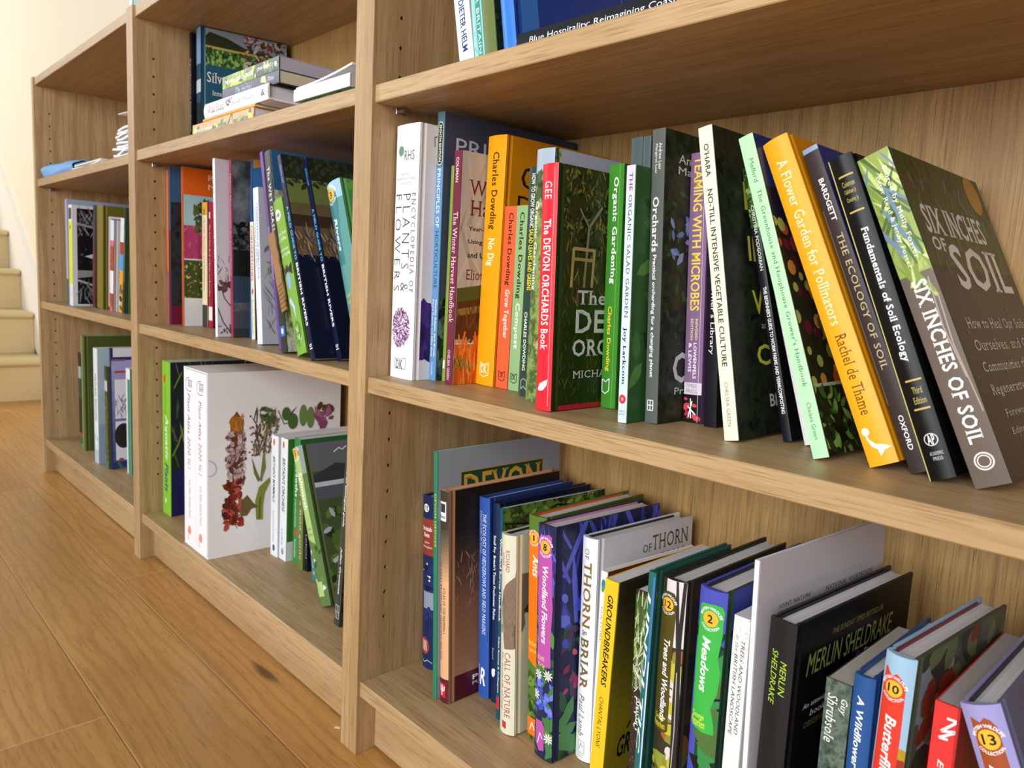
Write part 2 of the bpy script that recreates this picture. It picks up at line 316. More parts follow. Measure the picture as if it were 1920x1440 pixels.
# ------------------------------------------------------------------ book table: label, shelf, binding, (x, y, thickness, height, lean, yaw, depth), base z, colours, printed artwork
GROUPS = {'m2': 'books on the middle shelf of the near bookcase', 'zb2': 'books on the bottom shelf of the near bookcase', 'm1': 'books on the middle shelf of the middle bookcase', 'zb1': 'books on the bottom shelf of the middle bookcase', 'm0': 'books on the middle shelf of the far bookcase', 'zb0': 'books on the bottom shelf of the far bookcase', 'u1': 'books on the upper shelf of the middle bookcase', 'u2': 'books on the upper shelf of the near bookcase', 'top': 'books on top of the middle bookcase'}
BOOKS = [
 ('thick white hardback with a purple pompom flower on its spine, beside the upright', 'm2', 'hb', [1.6206, 0.0324, 0.0432, 0.2801, 0, 0, 0.2], 0.4654, 'f4f5f6', 'eceae9', 'e3e3e4', {}, [('T', 'RHS', 0.42, 0.82, 0.862, 0.9, '5a5f63', 's', 'h'), ('E', 0.259, 0.9, 0.0055, 0.0055, '6f9a86'), ('L', [(0.259, 0.9), (0.275, 0.872)], 0.0008, '6f9a86'), ('L', [(0.14, 0.917), (0.376, 0.914), (0.377, 0.88)], 0.0005, '8a9aa0'), ('T', 'ROYAL', 0.3, 0.66, 0.805, 0.815, '9aa0a4', 'r', 'h'), ('T', 'HORTICULTURAL', 0.06, 0.92, 0.787, 0.797, '9aa0a4', 'r', 'h'), ('T', 'SOCIETY', 0.25, 0.72, 0.769, 0.779, '9aa0a4', 'r', 'h'), ('T', 'ENCYCLOPEDIA OF', 0.78, 0.92, 0.35, 0.735, '4a4c50', 'rw', 'd'), ('T', 'PLANTS &', 0.42, 0.73, 0.352, 0.733, '2f3033', 'lw', 'd'), ('T', 'FLOWERS', 0.05, 0.35, 0.352, 0.733, '2f3033', 'lw', 'd'), ('L', [(0.515, 0.159), (0.499, 0.129)], 0.0016, '6b6f55'), ('S', 620, 0.07, 0.84, 0.125, 0.285, 0.0034, ['5d2464', '7b3a83', '945ba0', '441850', 'b07fb8'], 'spike', 3), ('T', 'DK', 0.32, 0.62, 0.04, 0.075, '33363a', 'r', 'h'), ('L', [(0.263, 0.08), (0.49, 0.077), (0.728, 0.086), (0.722, 0.039), (0.5, 0.04), (0.265, 0.038), (0.263, 0.08)], 0.0006, '6d7a86')], [('P', [(0, 0.312), (0.054, 0.315), (0.113, 0.309), (0.122, 0.121), (0.099, 0.093), (0.066, 0.08), (0.008, 0.085)], '3b2468'), ('S', 26, 0.03, 0.3, 0.1, 0.29, 0.03, ['4b2f80', '33205c', '2b1a50'], 'petal', 8), ('L', [(0.096, 0.954), (0.121, 0.959)], 0.0008, '2c2a6a'), ('L', [(0.096, 0.954), (0.101, 0.918)], 0.0008, '2c2a6a')]),
 ('tall slim blue paperback with a dark pill-shaped panel at the top of its spine', 'm2', 'pb', [1.6635, 0.0557, 0.0123, 0.2943, 0.0585, 0.2017, 0.2122], 0.4654, '6293c2', '4a4e64', 'e3e3e4', {}, [('R', 0, 1, 0.8, 1, '5d7f95'), ('P', [(0.12, 0.95), (0.3, 0.965), (0.7, 0.965), (0.88, 0.95), (0.88, 0.82), (0.7, 0.808), (0.3, 0.808), (0.12, 0.82)], 'c9d6b5'), ('P', [(0.18, 0.948), (0.33, 0.96), (0.67, 0.96), (0.82, 0.948), (0.82, 0.822), (0.67, 0.812), (0.33, 0.812), (0.18, 0.822)], '27382f'), ('T', 'EIGHTH EDITION', 0.34, 0.66, 0.82, 0.953, 'e6e6cf', 'b', 'd'), ('T', 'PRINCIPLES OF', 0.25, 0.72, 0.58, 0.795, 'f3f7fb', 's', 'd'), ('T', 'HORTICULTURE', 0.25, 0.72, 0.352, 0.566, '1f4a55', 's', 'd'), ('T', 'Charles Adams, Jane Brook,', 0.55, 0.85, 0.09, 0.31, 'f0f4fa', 'b', 'd'), ('T', 'David Francis and Mike Early', 0.15, 0.45, 0.09, 0.31, 'f0f4fa', 'b', 'd'), ('T', 'Routledge', 0.3, 0.6, 0.02, 0.07, 'dfe8f2', 'r', 'd')], [('T', 'PRINCIPLES', 0.08, 0.92, 0.855, 0.915, 'd9d9df', 's', 'h'), ('T', 'of HORTICULTURE', 0.08, 0.8, 0.76, 0.81, 'd9d9df', 's', 'h'), ('S', 198, 0.0, 1, 0.0, 0.42, 0.021, ['3d5446', '55705c', '22332a', '6c8a70', '161d1a'], 'leaf', 4)]),
 ('very thin lime green paperback, half hidden behind the maroon one', 'm2', 'pb', [1.6764, 0.0646, 0.0053, 0.2377, -0.6521, -0.0021, 0.15], 0.4654, '86a441', '6d8a30', 'e3e3e4', {}, [('R', 0.2, 0.8, 0.06, 0.1, 'e9efd8')], []),
 ('maroon-spined paperback with a pile of carrots at the foot of its cover', 'm2', 'pb', [1.6969, 0.0526, 0.0123, 0.25, -0.4902, 0.0087, 0.15], 0.4655, '753044', 'bdbab2', 'e3e3e4', {}, [('T', 'COLEMAN', 0.3, 0.68, 0.868, 0.972, 'ecd5dc', 'b', 'd'), ('T', 'The Winter Harvest Handbook', 0.22, 0.82, 0.27, 0.745, 'f0dde2', 'r', 'd'), ('T', 'CHELSEA GREEN', 0.3, 0.65, 0.02, 0.152, 'e3c6cf', 'b', 'd')], [('S', 60, 0.0, 1, 0.4, 0.96, 0.05, ['b3b0a8', 'c6c3bb', 'a9a59c'], 'blade', 5), ('T', 'The', 0.3, 0.5, 0.885, 0.93, '6b1f2c', 'r', 'h'), ('T', 'Winter', 0.08, 0.55, 0.82, 0.885, '6b1f2c', 'r', 'h'), ('T', 'Harvest', 0.1, 0.62, 0.735, 0.8, '6b1f2c', 'r', 'h'), ('T', 'Year-Round Vegetable Production', 0.09, 0.95, 0.665, 0.69, '2b2522', 'b', 'h'), ('T', 'Using Deep-Organic Techniques', 0.09, 0.9, 0.61, 0.635, '2b2522', 'b', 'h'), ('T', 'and Unheated Greenhouses', 0.09, 0.85, 0.555, 0.58, '2b2522', 'b', 'h'), ('T', 'Eliot Coleman', 0.09, 0.6, 0.46, 0.505, '6b1f2c', 'r', 'h'), ('P', [(0, 0.25), (0, 0.42), (1, 0.5), (1, 0.25)], '4f5a2a'), ('P', [(0, 0.2), (0, 0.36), (1, 0.44), (1, 0.2)], '57301f'), ('P', [(0, 0.3), (0, 0.33), (1, 0.41), (1, 0.38)], '8a7a3c'), ('S', 70, 0, 1, 0.19, 0.34, 0.02, ['6a3a24', '3e2216', '7b4a2e'], 'blade', 6), ('R', 0, 1, 0.178, 0.183, 'efe6da'), ('R', 0, 1, 0, 0.178, 'd0601c'), ('S', 90, 0.0, 1, -0.02, 0.08, 0.035, ['e8762a', 'd9631c', 'f09040', 'c85716'], 'stick', 7), ('S', 90, 0.0, 1, 0.1, 0.178, 0.03, ['e8762a', 'd9631c', 'f09040', 'c85716'], 'stick', 8), ('S', 60, 0.0, 1, 0.075, 0.12, 0.016, ['5f7d2f', '7f9a45', '46601f'], 'blade', 9)]),
 ('thick golden-yellow hardback, biggest of the four spines by one gardening author', 'm2', 'hb', [1.7099, 0.0867, 0.0291, 0.2682, -0.886, 0.0757, 0.17], 0.4658, 'efa312', 'd58d10', 'e3e3e4', {}, [('T', 'Charles Dowding', 0.28, 0.7, 0.632, 0.936, '43270a', 'R', 'd'), ('T', 'No Dig', 0.26, 0.7, 0.487, 0.6, 'fff6de', 'R', 'd'), ('T', 'DK', 0.35, 0.68, 0.05, 0.085, 'fff2d0', 'b', 'h'), ('L', [(0.28, 0.045), (0.5, 0.035), (0.75, 0.045), (0.75, 0.095), (0.5, 0.085), (0.28, 0.095), (0.28, 0.045)], 0.001, 'fff2d0')], [('T', 'Charles', 0.14, 0.95, 0.8, 0.895, '2a1a08', 'r', 'h'), ('T', 'Dowding', 0.12, 0.98, 0.68, 0.775, '2a1a08', 'r', 'h'), ('T', 'No Dig', 0.12, 0.7, 0.56, 0.65, 'cfc3a4', 'r', 'h')]),
 ('coral red slim paperback with a black and white title, shorter than the yellow hardback', 'm2', 'pb', [1.7403, 0.0892, 0.019, 0.1941, -0.6669, 0.0108, 0.15], 0.4656, 'f4663c', 'c9502f', 'e3e3e4', {}, [('T', 'Charles Dowding', 0.3, 0.75, 0.57, 0.965, '33180f', 'R', 'd'), ('T', 'Grow Together', 0.32, 0.78, 0.28, 0.55, 'fff0ea', 'R', 'd'), ('T', 'DK', 0.35, 0.65, 0.06, 0.085, '33180f', 'b', 'h'), ('L', [(0.25, 0.05), (0.5, 0.04), (0.75, 0.05), (0.75, 0.095), (0.5, 0.085), (0.25, 0.095), (0.25, 0.05)], 0.0008, '33180f')], []),
 ('pale green slim paperback with a black and white title, right of the coral one', 'm2', 'pb', [1.7617, 0.0884, 0.0161, 0.1943, -0.1239, 0.0026, 0.15], 0.4654, '93b980', '7a9c69', 'e3e3e4', {}, [('T', 'Charles Dowding', 0.25, 0.75, 0.5, 0.965, '1d2a17', 'R', 'd'), ('T', 'Compost', 0.25, 0.75, 0.23, 0.48, 'f6faf0', 'R', 'd'), ('T', 'DK', 0.32, 0.68, 0.06, 0.085, '1d2a17', 'b', 'h'), ('L', [(0.22, 0.05), (0.5, 0.04), (0.78, 0.05), (0.78, 0.095), (0.5, 0.085), (0.22, 0.095), (0.22, 0.05)], 0.0008, '1d2a17')], []),
 ('dark green paperback with yellow capitals, left of the tall one with a sky-blue top', 'm2', 'pb', [1.7985, 0.0705, 0.0109, 0.2286, 0.5236, -0.0048, 0.16], 0.4654, '31443c', 'ph:60:2b3d22,57763a,8aa05a,1c2618', 'e3e3e4', {}, [('T', 'HOW TO GROW ORGANIC', 0.35, 0.85, 0.74, 0.97, 'e8ecd8', 'b', 'd'), ('T', 'SALAD LEAVES AND GREENS', 0.35, 0.85, 0.47, 0.735, 'e6d52c', 'b', 'd'), ('T', 'CHARLES DOWDING', 0.2, 0.6, 0.115, 0.375, 'e8ecd8', 'b', 'd'), ('L', [(0.15, 0.03), (0.5, 0.045), (0.85, 0.03), (0.85, 0.07), (0.5, 0.08), (0.15, 0.07), (0.15, 0.03)], 0.0006, 'c9d2c0')], [('S', 320, 0, 0.6, 0.1, 0.9, 0.012, ['7d9a3d', 'a9bd62', '4f6a30', 'c7cf9a', 'e0dccb'], 'leaf', 11), ('S', 40, 0, 0.6, 0, 0.14, 0.012, ['7a4a8c', 'a77bb8', '5b3470'], 'disc', 12), ('T', 'NO', 0.05, 0.2, 0.075, 0.105, 'ffffff', 'b', 'h'), ('T', 'DIG', 0.05, 0.22, 0.045, 0.075, 'ffffff', 'b', 'h')]),
 ('hardback with a pale sky and trees photo wrapped round its spine, behind the red one', 'm2', 'hb', [1.8232, 0.055, 0.0234, 0.2404, 0.3435, -0.0138, 0.17], 0.4654, 'ph:45:5d7a3c,8aa45a,3b5226,b9c48a', 'ph:45:5d7a3c,8aa45a,3b5226,b9c48a', 'e3e3e4', {}, [('R', 0, 1, 0.88, 1, 'a4b6c8'), ('S', 50, 0, 1, 0.8, 0.9, 0.02, ['4f6a34', '7f9650', '3a5028'], 'leaf', 13), ('T', 'Organic Gardening', 0.05, 0.3, 0.45, 0.8, 'f2f2ec', 'b', 'd')], [('R', 0, 1, 0.9, 1, 'b4bfce'), ('P', [(0, 0.86), (0, 0.92), (1, 0.9), (1, 0.84)], '8c9aa8'), ('S', 132, 0, 1, 0.8, 0.9, 0.015, ['42552f', '2f3e22', '5d7340'], 'leaf', 14)]),
 ('bright red-spined hardback whose cover photo shows a tree inside a wooden guard', 'm2', 'hb', [1.8664, 0.0265, 0.019, 0.2198, 1.9236, 0.0853, 0.16], 0.4654, 'dd2a38', '26360f', 'e3e3e4', {}, [('T', 'GEE', 0.25, 0.7, 0.86, 0.93, 'fff0f0', 'r', 'd'), ('T', 'The DEVON ORCHARDS Book', 0.25, 0.72, 0.25, 0.78, 'fff4f4', 'R', 'd'), ('P', [(0.15, 0.085), (0.3, 0.11), (0.65, 0.125), (0.8, 0.13), (0.75, 0.105), (0.55, 0.085), (0.3, 0.08)], 'ffffff'), ('R', 0.82, 0.835, 0.02, 0.98, 'f7c8cc')], [('R', 0, 1, 0.42, 1, '3a3a18'), ('R', 0, 1, 0.36, 0.45, '2c3f14'), ('S', 420, 0, 1, 0.45, 1, 0.011, ['5d5a2a', '8a7f48', '2a2c12', 'a5965a', '3c4420', '74693a'], 'blade', 15), ('S', 320, 0, 1, 0.74, 1, 0.0066, ['1d2412', '2f3a1a', '4d5522', '7a7434'], 'leaf', 16), ('S', 88, 0.2, 0.7, 0.62, 0.85, 0.0072, ['161a0e', '22260f'], 'leaf', 18), ('S', 420, 0, 1, 0, 0.42, 0.009, ['3f5a18', '4f6a22', '2a3c10', '5b7430', '35501a'], 'blade', 17), ('L', [(0.239, 0.511), (0.267, 0.761), (0.378, 0.852)], 0.003, '8d8468'), ('L', [(0.267, 0.761), (0.185, 0.833)], 0.002, '8d8468'), ('L', [(0.13, 0.509), (0.143, 0.672)], 0.0035, 'b39a5d'), ('L', [(0.307, 0.513), (0.322, 0.672)], 0.0035, 'b39a5d'), ('L', [(0.141, 0.67), (0.324, 0.668)], 0.003, 'b39a5d'), ('L', [(0.135, 0.627), (0.322, 0.626)], 0.003, 'a88f52'), ('T', 'The', 0.19, 0.44, 0.44, 0.5, 'd8d8d8', 'R', 'h'), ('T', 'DEVON', 0.18, 0.92, 0.32, 0.42, 'd8d8d8', 'R', 'h'), ('T', 'ORCHARDS', 0.16, 0.97, 0.222, 0.295, 'd8d8d8', 'R', 'h'), ('T', 'MICHAEL GEE', 0.17, 0.75, 0.13, 0.162, 'd8d8d8', 'r', 'h'), ('R', 0, 1, 0, 0.02, 'c02330')]),
 ('mid green hardback with a white title and yellow author name', 'm2', 'pb', [1.8876, 0.0937, 0.0175, 0.2273, 2.1319, 0.0174, 0.16], 0.4654, '3f8a2c', '2e6a22', 'e3e3e4', {}, [('T', 'Organic Gardening', 0.27, 0.68, 0.515, 0.949, 'ffffff', 'Rb', 'd'), ('T', 'Charles Dowding', 0.2, 0.55, 0.155, 0.425, 'f0d22a', 'b', 'd'), ('L', [(0.05, 0.07), (0.3, 0.06), (0.55, 0.075), (0.55, 0.125), (0.3, 0.11), (0.05, 0.12), (0.05, 0.07)], 0.0008, 'ffffff'), ('R', 0.72, 0.76, 0, 1, '6fae4a')], []),
 ('dull teal-grey paperback, left of an identical pair behind the pale blue spine', 'm2', 'pb', [1.926, 0.077, 0.0121, 0.245, 2.1994, 0.0168, 0.16], 0.4654, '4d5d5c', '3c4948', 'e3e3e4', {}, [('T', 'Hartpury Orchards', 0.4, 0.7, 0.2, 0.86, 'a9a184', 'r', 'd')], []),
 ('dull teal-grey paperback, right of an identical pair and touching the dark grey one', 'm2', 'pb', [1.9387, 0.077, 0.0081, 0.2452, 2.1998, 0.0066, 0.16], 0.4654, '4d5d5c', '3c4948', 'e3e3e4', {}, [('T', 'Hartpury Orchards', 0.4, 0.7, 0.2, 0.86, 'a9a184', 'r', 'd')], []),
 ('paperback with a pale lilac to ice-blue spine and a small red flower near its foot', 'm2', 'pb', [1.9482, 0.0448, 0.0089, 0.2155, 2.4242, 0.0194, 0.15], 0.4654, 'cfe8ec', '2f5a2a', 'e3e3e4', {}, [('R', 0, 1, 0.9, 1, 'd9cfe2'), ('T', 'THE ORGANIC SALAD GARDEN', 0.36, 0.76, 0.415, 0.972, '43303c', 'r', 'd'), ('T', 'Joy Larkcom', 0.22, 0.72, 0.152, 0.378, '1a1820', 'R', 'd'), ('E', 0.48, 0.094, 0.0036, 0.004, 'd23a52'), ('E', 0.48, 0.094, 0.0012, 0.0014, 'd8b8a0'), ('T', 'FRANCES', 0.15, 0.8, 0.042, 0.05, '5d6a70', 'r', 'h'), ('T', 'LINCOLN', 0.15, 0.8, 0.03, 0.038, '5d6a70', 'r', 'h')], [('S', 44, 0, 1, 0, 1, 0.036, ['3d7030', '28501f', '55883c', '1d3d18'], 'leaf', 21), ('T', 'J', 0.45, 0.7, 0.1, 0.3, 'd8e2cc', 'r', 'h')]),
 ('tall dark grey-green paperback with a white title and apple foliage on a black cover', 'm2', 'pb', [1.9609, 0.0662, 0.0127, 0.2473, 3.2451, 0.0634, 0.17], 0.4654, '5a625c', 'ph:70:10140e,1b2416,2c3a20,0c0f0a', 'e3e3e4', {}, [('T', 'Andrew Lear', 0.55, 0.78, 0.864, 0.953, 'f0f0ea', 's', 'd'), ('T', 'Margaret Lear', 0.22, 0.46, 0.852, 0.951, 'f0f0ea', 's', 'd'), ('T', 'Orchards', 0.16, 0.66, 0.59, 0.775, 'f4f4ee', 'R', 'd'), ('T', 'Practical orcharding for a changing planet', 0.22, 0.58, 0.16, 0.58, 'f4f4ee', 'b', 'd'), ('L', [(0.2, 0.045), (0.65, 0.045), (0.65, 0.08), (0.2, 0.08), (0.2, 0.045)], 0.0008, 'f0f0ea'), ('L', [(0.2, 0.0625), (0.65, 0.0625)], 0.0008, 'f0f0ea'), ('L', [(0.42, 0.045), (0.42, 0.08)], 0.0008, 'f0f0ea')], [('T', 'Andrew Lear', 0.12, 0.62, 0.895, 0.925, 'dcdcd6', 's', 'h'), ('T', 'Margaret Lear', 0.12, 0.72, 0.85, 0.884, 'dcdcd6', 's', 'h'), ('S', 264, 0, 1, 0.3, 0.8, 0.012, ['2d3d20', '41552c', '1a2414'], 'leaf', 22), ('S', 9, 0.05, 0.6, 0.3, 0.75, 0.008, ['8e1d24', 'a83038', '6d141c'], 'disc', 23), ('S', 30, 0.05, 0.45, 0.52, 0.72, 0.012, ['6f8cc8', '8ba6da'], 'leaf', 24), ('T', 'Orchards', 0.12, 0.98, 0.135, 0.245, 'd9d9de', 'R', 'h'), ('T', 'Practical orcharding', 0.14, 0.9, 0.088, 0.12, 'd9d9de', 's', 'h')]),
 ('purple paperback with large yellow capitals and red root art at its foot', 'm2', 'pb', [1.9746, 0.104, 0.0178, 0.2325, 3.3568, 0.0194, 0.15], 0.4654, '84668a', '66486f', 'e3e3e4', {}, [('T', 'TEAMING WITH MICROBES', 0.2, 0.72, 0.42, 0.985, 'e8cf52', 'b', 'd'), ('T', 'REVISED', 0.55, 0.68, 0.31, 0.39, 'e3d39a', 'b', 'd'), ('T', 'EDITION', 0.28, 0.42, 0.31, 0.39, 'e3d39a', 'b', 'd'), ('T', 'LOWENFELS', 0.48, 0.66, 0.165, 0.3, 'f2ecf4', 'b', 'd'), ('T', '& LEWIS', 0.2, 0.38, 0.19, 0.3, 'f2ecf4', 'b', 'd'), ('R', 0, 1, 0.105, 0.15, 'd8d2d6'), ('T', 'TIMBER', 0.15, 0.75, 0.13, 0.145, '8a6a90', 's', 'h'), ('T', 'PRESS', 0.15, 0.75, 0.11, 0.125, '8a6a90', 's', 'h'), ('R', 0, 1, 0, 0.105, '1d1a1c'), ('S', 9, 0.03, 0.97, 0.01, 0.09, 0.006, ['c92f40', 'e04a55'], 'petal', 25), ('L', [(0.3, 0.02), (0.5, 0.08)], 0.0012, 'f2f2f2'), ('L', [(0.25, 0.06), (0.7, 0.03)], 0.0012, 'f2f2f2'), ('L', [(0.45, 0.015), (0.4, 0.09)], 0.001, 'f2f2f2'), ('R', 0.8, 0.825, 0, 1, 'd9c4dc')], []),
 ('short black paperback with a white title, tucked left of the cream leaning spine', 'm2', 'pb', [1.9983, 0.1001, 0.0119, 0.1724, 3.8547, 0.0179, 0.13], 0.4654, '17181f', '0f1014', 'e3e3e4', {}, [('T', 'Chelsea', 0.2, 0.55, 0.8, 0.95, 'e8e8ee', 's', 'd'), ('T', "Farmer's Library", 0.25, 0.7, 0.36, 0.73, 'f4f4f6', 's', 'd')], []),
 ('cream-spined leaning paperback with a black cover lettered in yellow', 'm2', 'pb', [2.0433, 0.0593, 0.0121, 0.2459, 11.116, 0.0798, 0.18], 0.4654, 'f2f1d2', 'ph:40:11140f,1d2218,2a3322,0b0d0a', 'e3e3e4', {}, [('T', "O'HARA", 0.3, 0.68, 0.84, 0.945, '3a3d33', 'b', 'd'), ('T', 'NO-TILL INTENSIVE VEGETABLE CULTURE', 0.3, 0.68, 0.235, 0.8, '3a3d33', 'b', 'd'), ('T', 'CHELSEA GREEN', 0.35, 0.6, 0.045, 0.185, '6a6a5a', 's', 'd')], [('T', 'NO-TILL', 0.22, 0.98, 0.745, 0.84, 'e0d84a', 'b', 'h'), ('T', 'INTENSIVE', 0.22, 0.98, 0.575, 0.66, 'e0d84a', 'b', 'h'), ('T', 'VEGETABLE', 0.22, 0.98, 0.4, 0.48, 'e0d84a', 'b', 'h'), ('T', 'CULTURE', 0.22, 0.98, 0.23, 0.3, 'e0d84a', 'b', 'h'), ('T', 'Pesticide-Free Methods', 0.3, 0.9, 0.69, 0.72, 'cfcfc4', 'r', 'h'), ('T', 'and Growing Year-Round', 0.28, 0.9, 0.345, 0.375, 'cfcfc4', 'r', 'h'), ('T', "BRYAN O'HARA", 0.3, 0.95, 0.09, 0.135, 'd9d9d2', 'b', 'h')]),
 ('slim black leaning paperback with small white capitals, behind the mint green spine', 'm2', 'pb', [2.0717, 0.0993, 0.0071, 0.2219, 15.0555, 0.0184, 0.15], 0.4654, '16191e', '08090b', 'e3e3e4', {}, [('R', 0, 1, 0.78, 1, '3c5a2a'), ('S', 30, 0, 1, 0.78, 1, 0.008, ['5d7d3a', '87a55a', '2a4020'], 'leaf', 31), ('T', 'CHRISTINA PODGOREAN', 0.35, 0.75, 0.62, 0.86, 'd6dcd0', 'b', 'd'), ('T', "THE BEGINNER'S GUIDE TO WORM FARMS AND VERMICOMPOSTING", 0.35, 0.78, 0.1, 0.56, 'f2f2f2', 'b', 'd')], []),
 ('plain white slim paperback mostly hidden behind the mint green spine', 'm2', 'pb', [2.0881, 0.102, 0.0052, 0.1709, 17.8138, 0.0256, 0.14], 0.4654, 'e6e6e6', 'd8d8d8', 'e3e3e4', {}, [], []),
 ('mint green leaning paperback with a cover photo of many small tomatoes', 'm2', 'pb', [2.1151, 0.0591, 0.0116, 0.2441, 19.803, -0.0031, 0.18], 0.4654, 'b5edb6', 'ph:30:14160f,2a2d1c,0f110c', 'e3e3e4', {}, [('T', 'Mefferd', 0.38, 0.68, 0.85, 0.925, '50705a', 's', 'd'), ('T', "The Greenhouse and Hoophouse Grower's Handbook", 0.35, 0.72, 0.21, 0.825, '3d6650', 'r', 'd'), ('T', 'Chelsea Green', 0.38, 0.66, 0.055, 0.165, '50705a', 's', 'd')], [('R', 0, 1, 0.83, 1, '232f6a'), ('R', 0, 1, 0.73, 0.83, '171c33'), ('S', 170, 0, 1, 0.22, 0.72, 0.011, ['6d1f33', '8d2f48', 'b5562a', '7f8f3a', 'a8b05a', '4f1a2c', 'c98a35', '566a2c'], 'disc', 33), ('R', 0, 1, 0.205, 0.215, 'b7c09a'), ('S', 200, 0, 1, 0, 0.2, 0.012, ['3f6a22', '66963a', '25401a', '84b050', '2d3a1c'], 'leaf', 34)]),
 ('thick golden leaning hardback with a white bird emblem at the foot of its spine', 'm2', 'hb', [2.1505, 0.0694, 0.0198, 0.2474, 24.695, 0.0472, 0.17], 0.4654, 'f3ac22', 'd88f14', 'e3e3e4', {}, [('T', 'A Flower Garden for Pollinators', 0.33, 0.72, 0.41, 0.93, 'fff3d8', 'r', 'd'), ('T', 'Rachel de Thame', 0.33, 0.72, 0.145, 0.38, '5d3a0c', 'r', 'd'), ('P', [(0.25, 0.1), (0.32, 0.075), (0.5, 0.06), (0.72, 0.055), (0.95, 0.045), (0.72, 0.04), (0.55, 0.025), (0.5, 0.045), (0.34, 0.055), (0.22, 0.08)], 'fffaf0'), ('E', 0.27, 0.098, 0.0028, 0.0028, 'fffaf0')], []),
 ('scuffed dark brown leaning paperback with thin gold capitals', 'm2', 'pb', [2.1749, 0.0758, 0.0112, 0.241, 24.3643, 0.0247, 0.17], 0.4654, '3a2f2c', '26357a', 'e3e3e4', {}, [('T', 'BARDGETT', 0.38, 0.72, 0.76, 0.895, 'f4f4f4', 'b', 'd'), ('T', 'THE ECOLOGY OF SOIL', 0.35, 0.75, 0.3, 0.72, 'c9b68a', 'r', 'd'), ('T', 'OXFORD', 0.35, 0.65, 0.065, 0.165, 'f0f0f0', 'b', 'd'), ('R', 0, 0.06, 0.2, 0.8, '6d5f52'), ('R', 0, 1, 0.985, 1, '8fa0c0')], []),
 ('glossy black leaning hardback with two pairs of gold rules and a gold left edge', 'm2', 'hb', [2.1898, 0.066, 0.0162, 0.2267, 23.2486, 0.2353, 0.17], 0.4654, '10110f', '0a0b0c', 'e3e3e4', {}, [('R', 0, 0.05, 0, 1, 'cfc878'), ('T', 'Fundamentals of Soil Ecology', 0.4, 0.76, 0.345, 0.765, 'f4f4f2', 'R', 'd'), ('L', [(0.25, 0.935), (0.85, 0.935)], 0.0012, 'c2b25c'), ('L', [(0.25, 0.82), (0.85, 0.82)], 0.0012, 'c2b25c'), ('T', 'Coleman', 0.3, 0.8, 0.9, 0.918, 'c2b25c', 's', 'h'), ('T', 'Callaham Jr.', 0.3, 0.8, 0.874, 0.892, 'c2b25c', 's', 'h'), ('T', 'Crossley Jr.', 0.3, 0.8, 0.848, 0.866, 'c2b25c', 's', 'h'), ('L', [(0.3, 0.29), (0.9, 0.29)], 0.0012, 'c2b25c'), ('L', [(0.3, 0.205), (0.9, 0.205)], 0.0012, 'c2b25c'), ('T', 'Third', 0.45, 0.8, 0.25, 0.27, 'c2b25c', 's', 'h'), ('T', 'Edition', 0.4, 0.85, 0.22, 0.24, 'c2b25c', 's', 'h'), ('E', 0.56, 0.115, 0.0042, 0.0042, 'd8d8d8'), ('E', 0.56, 0.115, 0.0036, 0.0036, '121312'), ('T', 'AP', 0.42, 0.7, 0.1, 0.13, 'e8e8e8', 'b', 'h'), ('T', 'ACADEMIC', 0.35, 0.85, 0.07, 0.08, 'd0d0d0', 'r', 'h'), ('T', 'PRESS', 0.42, 0.78, 0.055, 0.065, 'd0d0d0', 'r', 'h')], []),
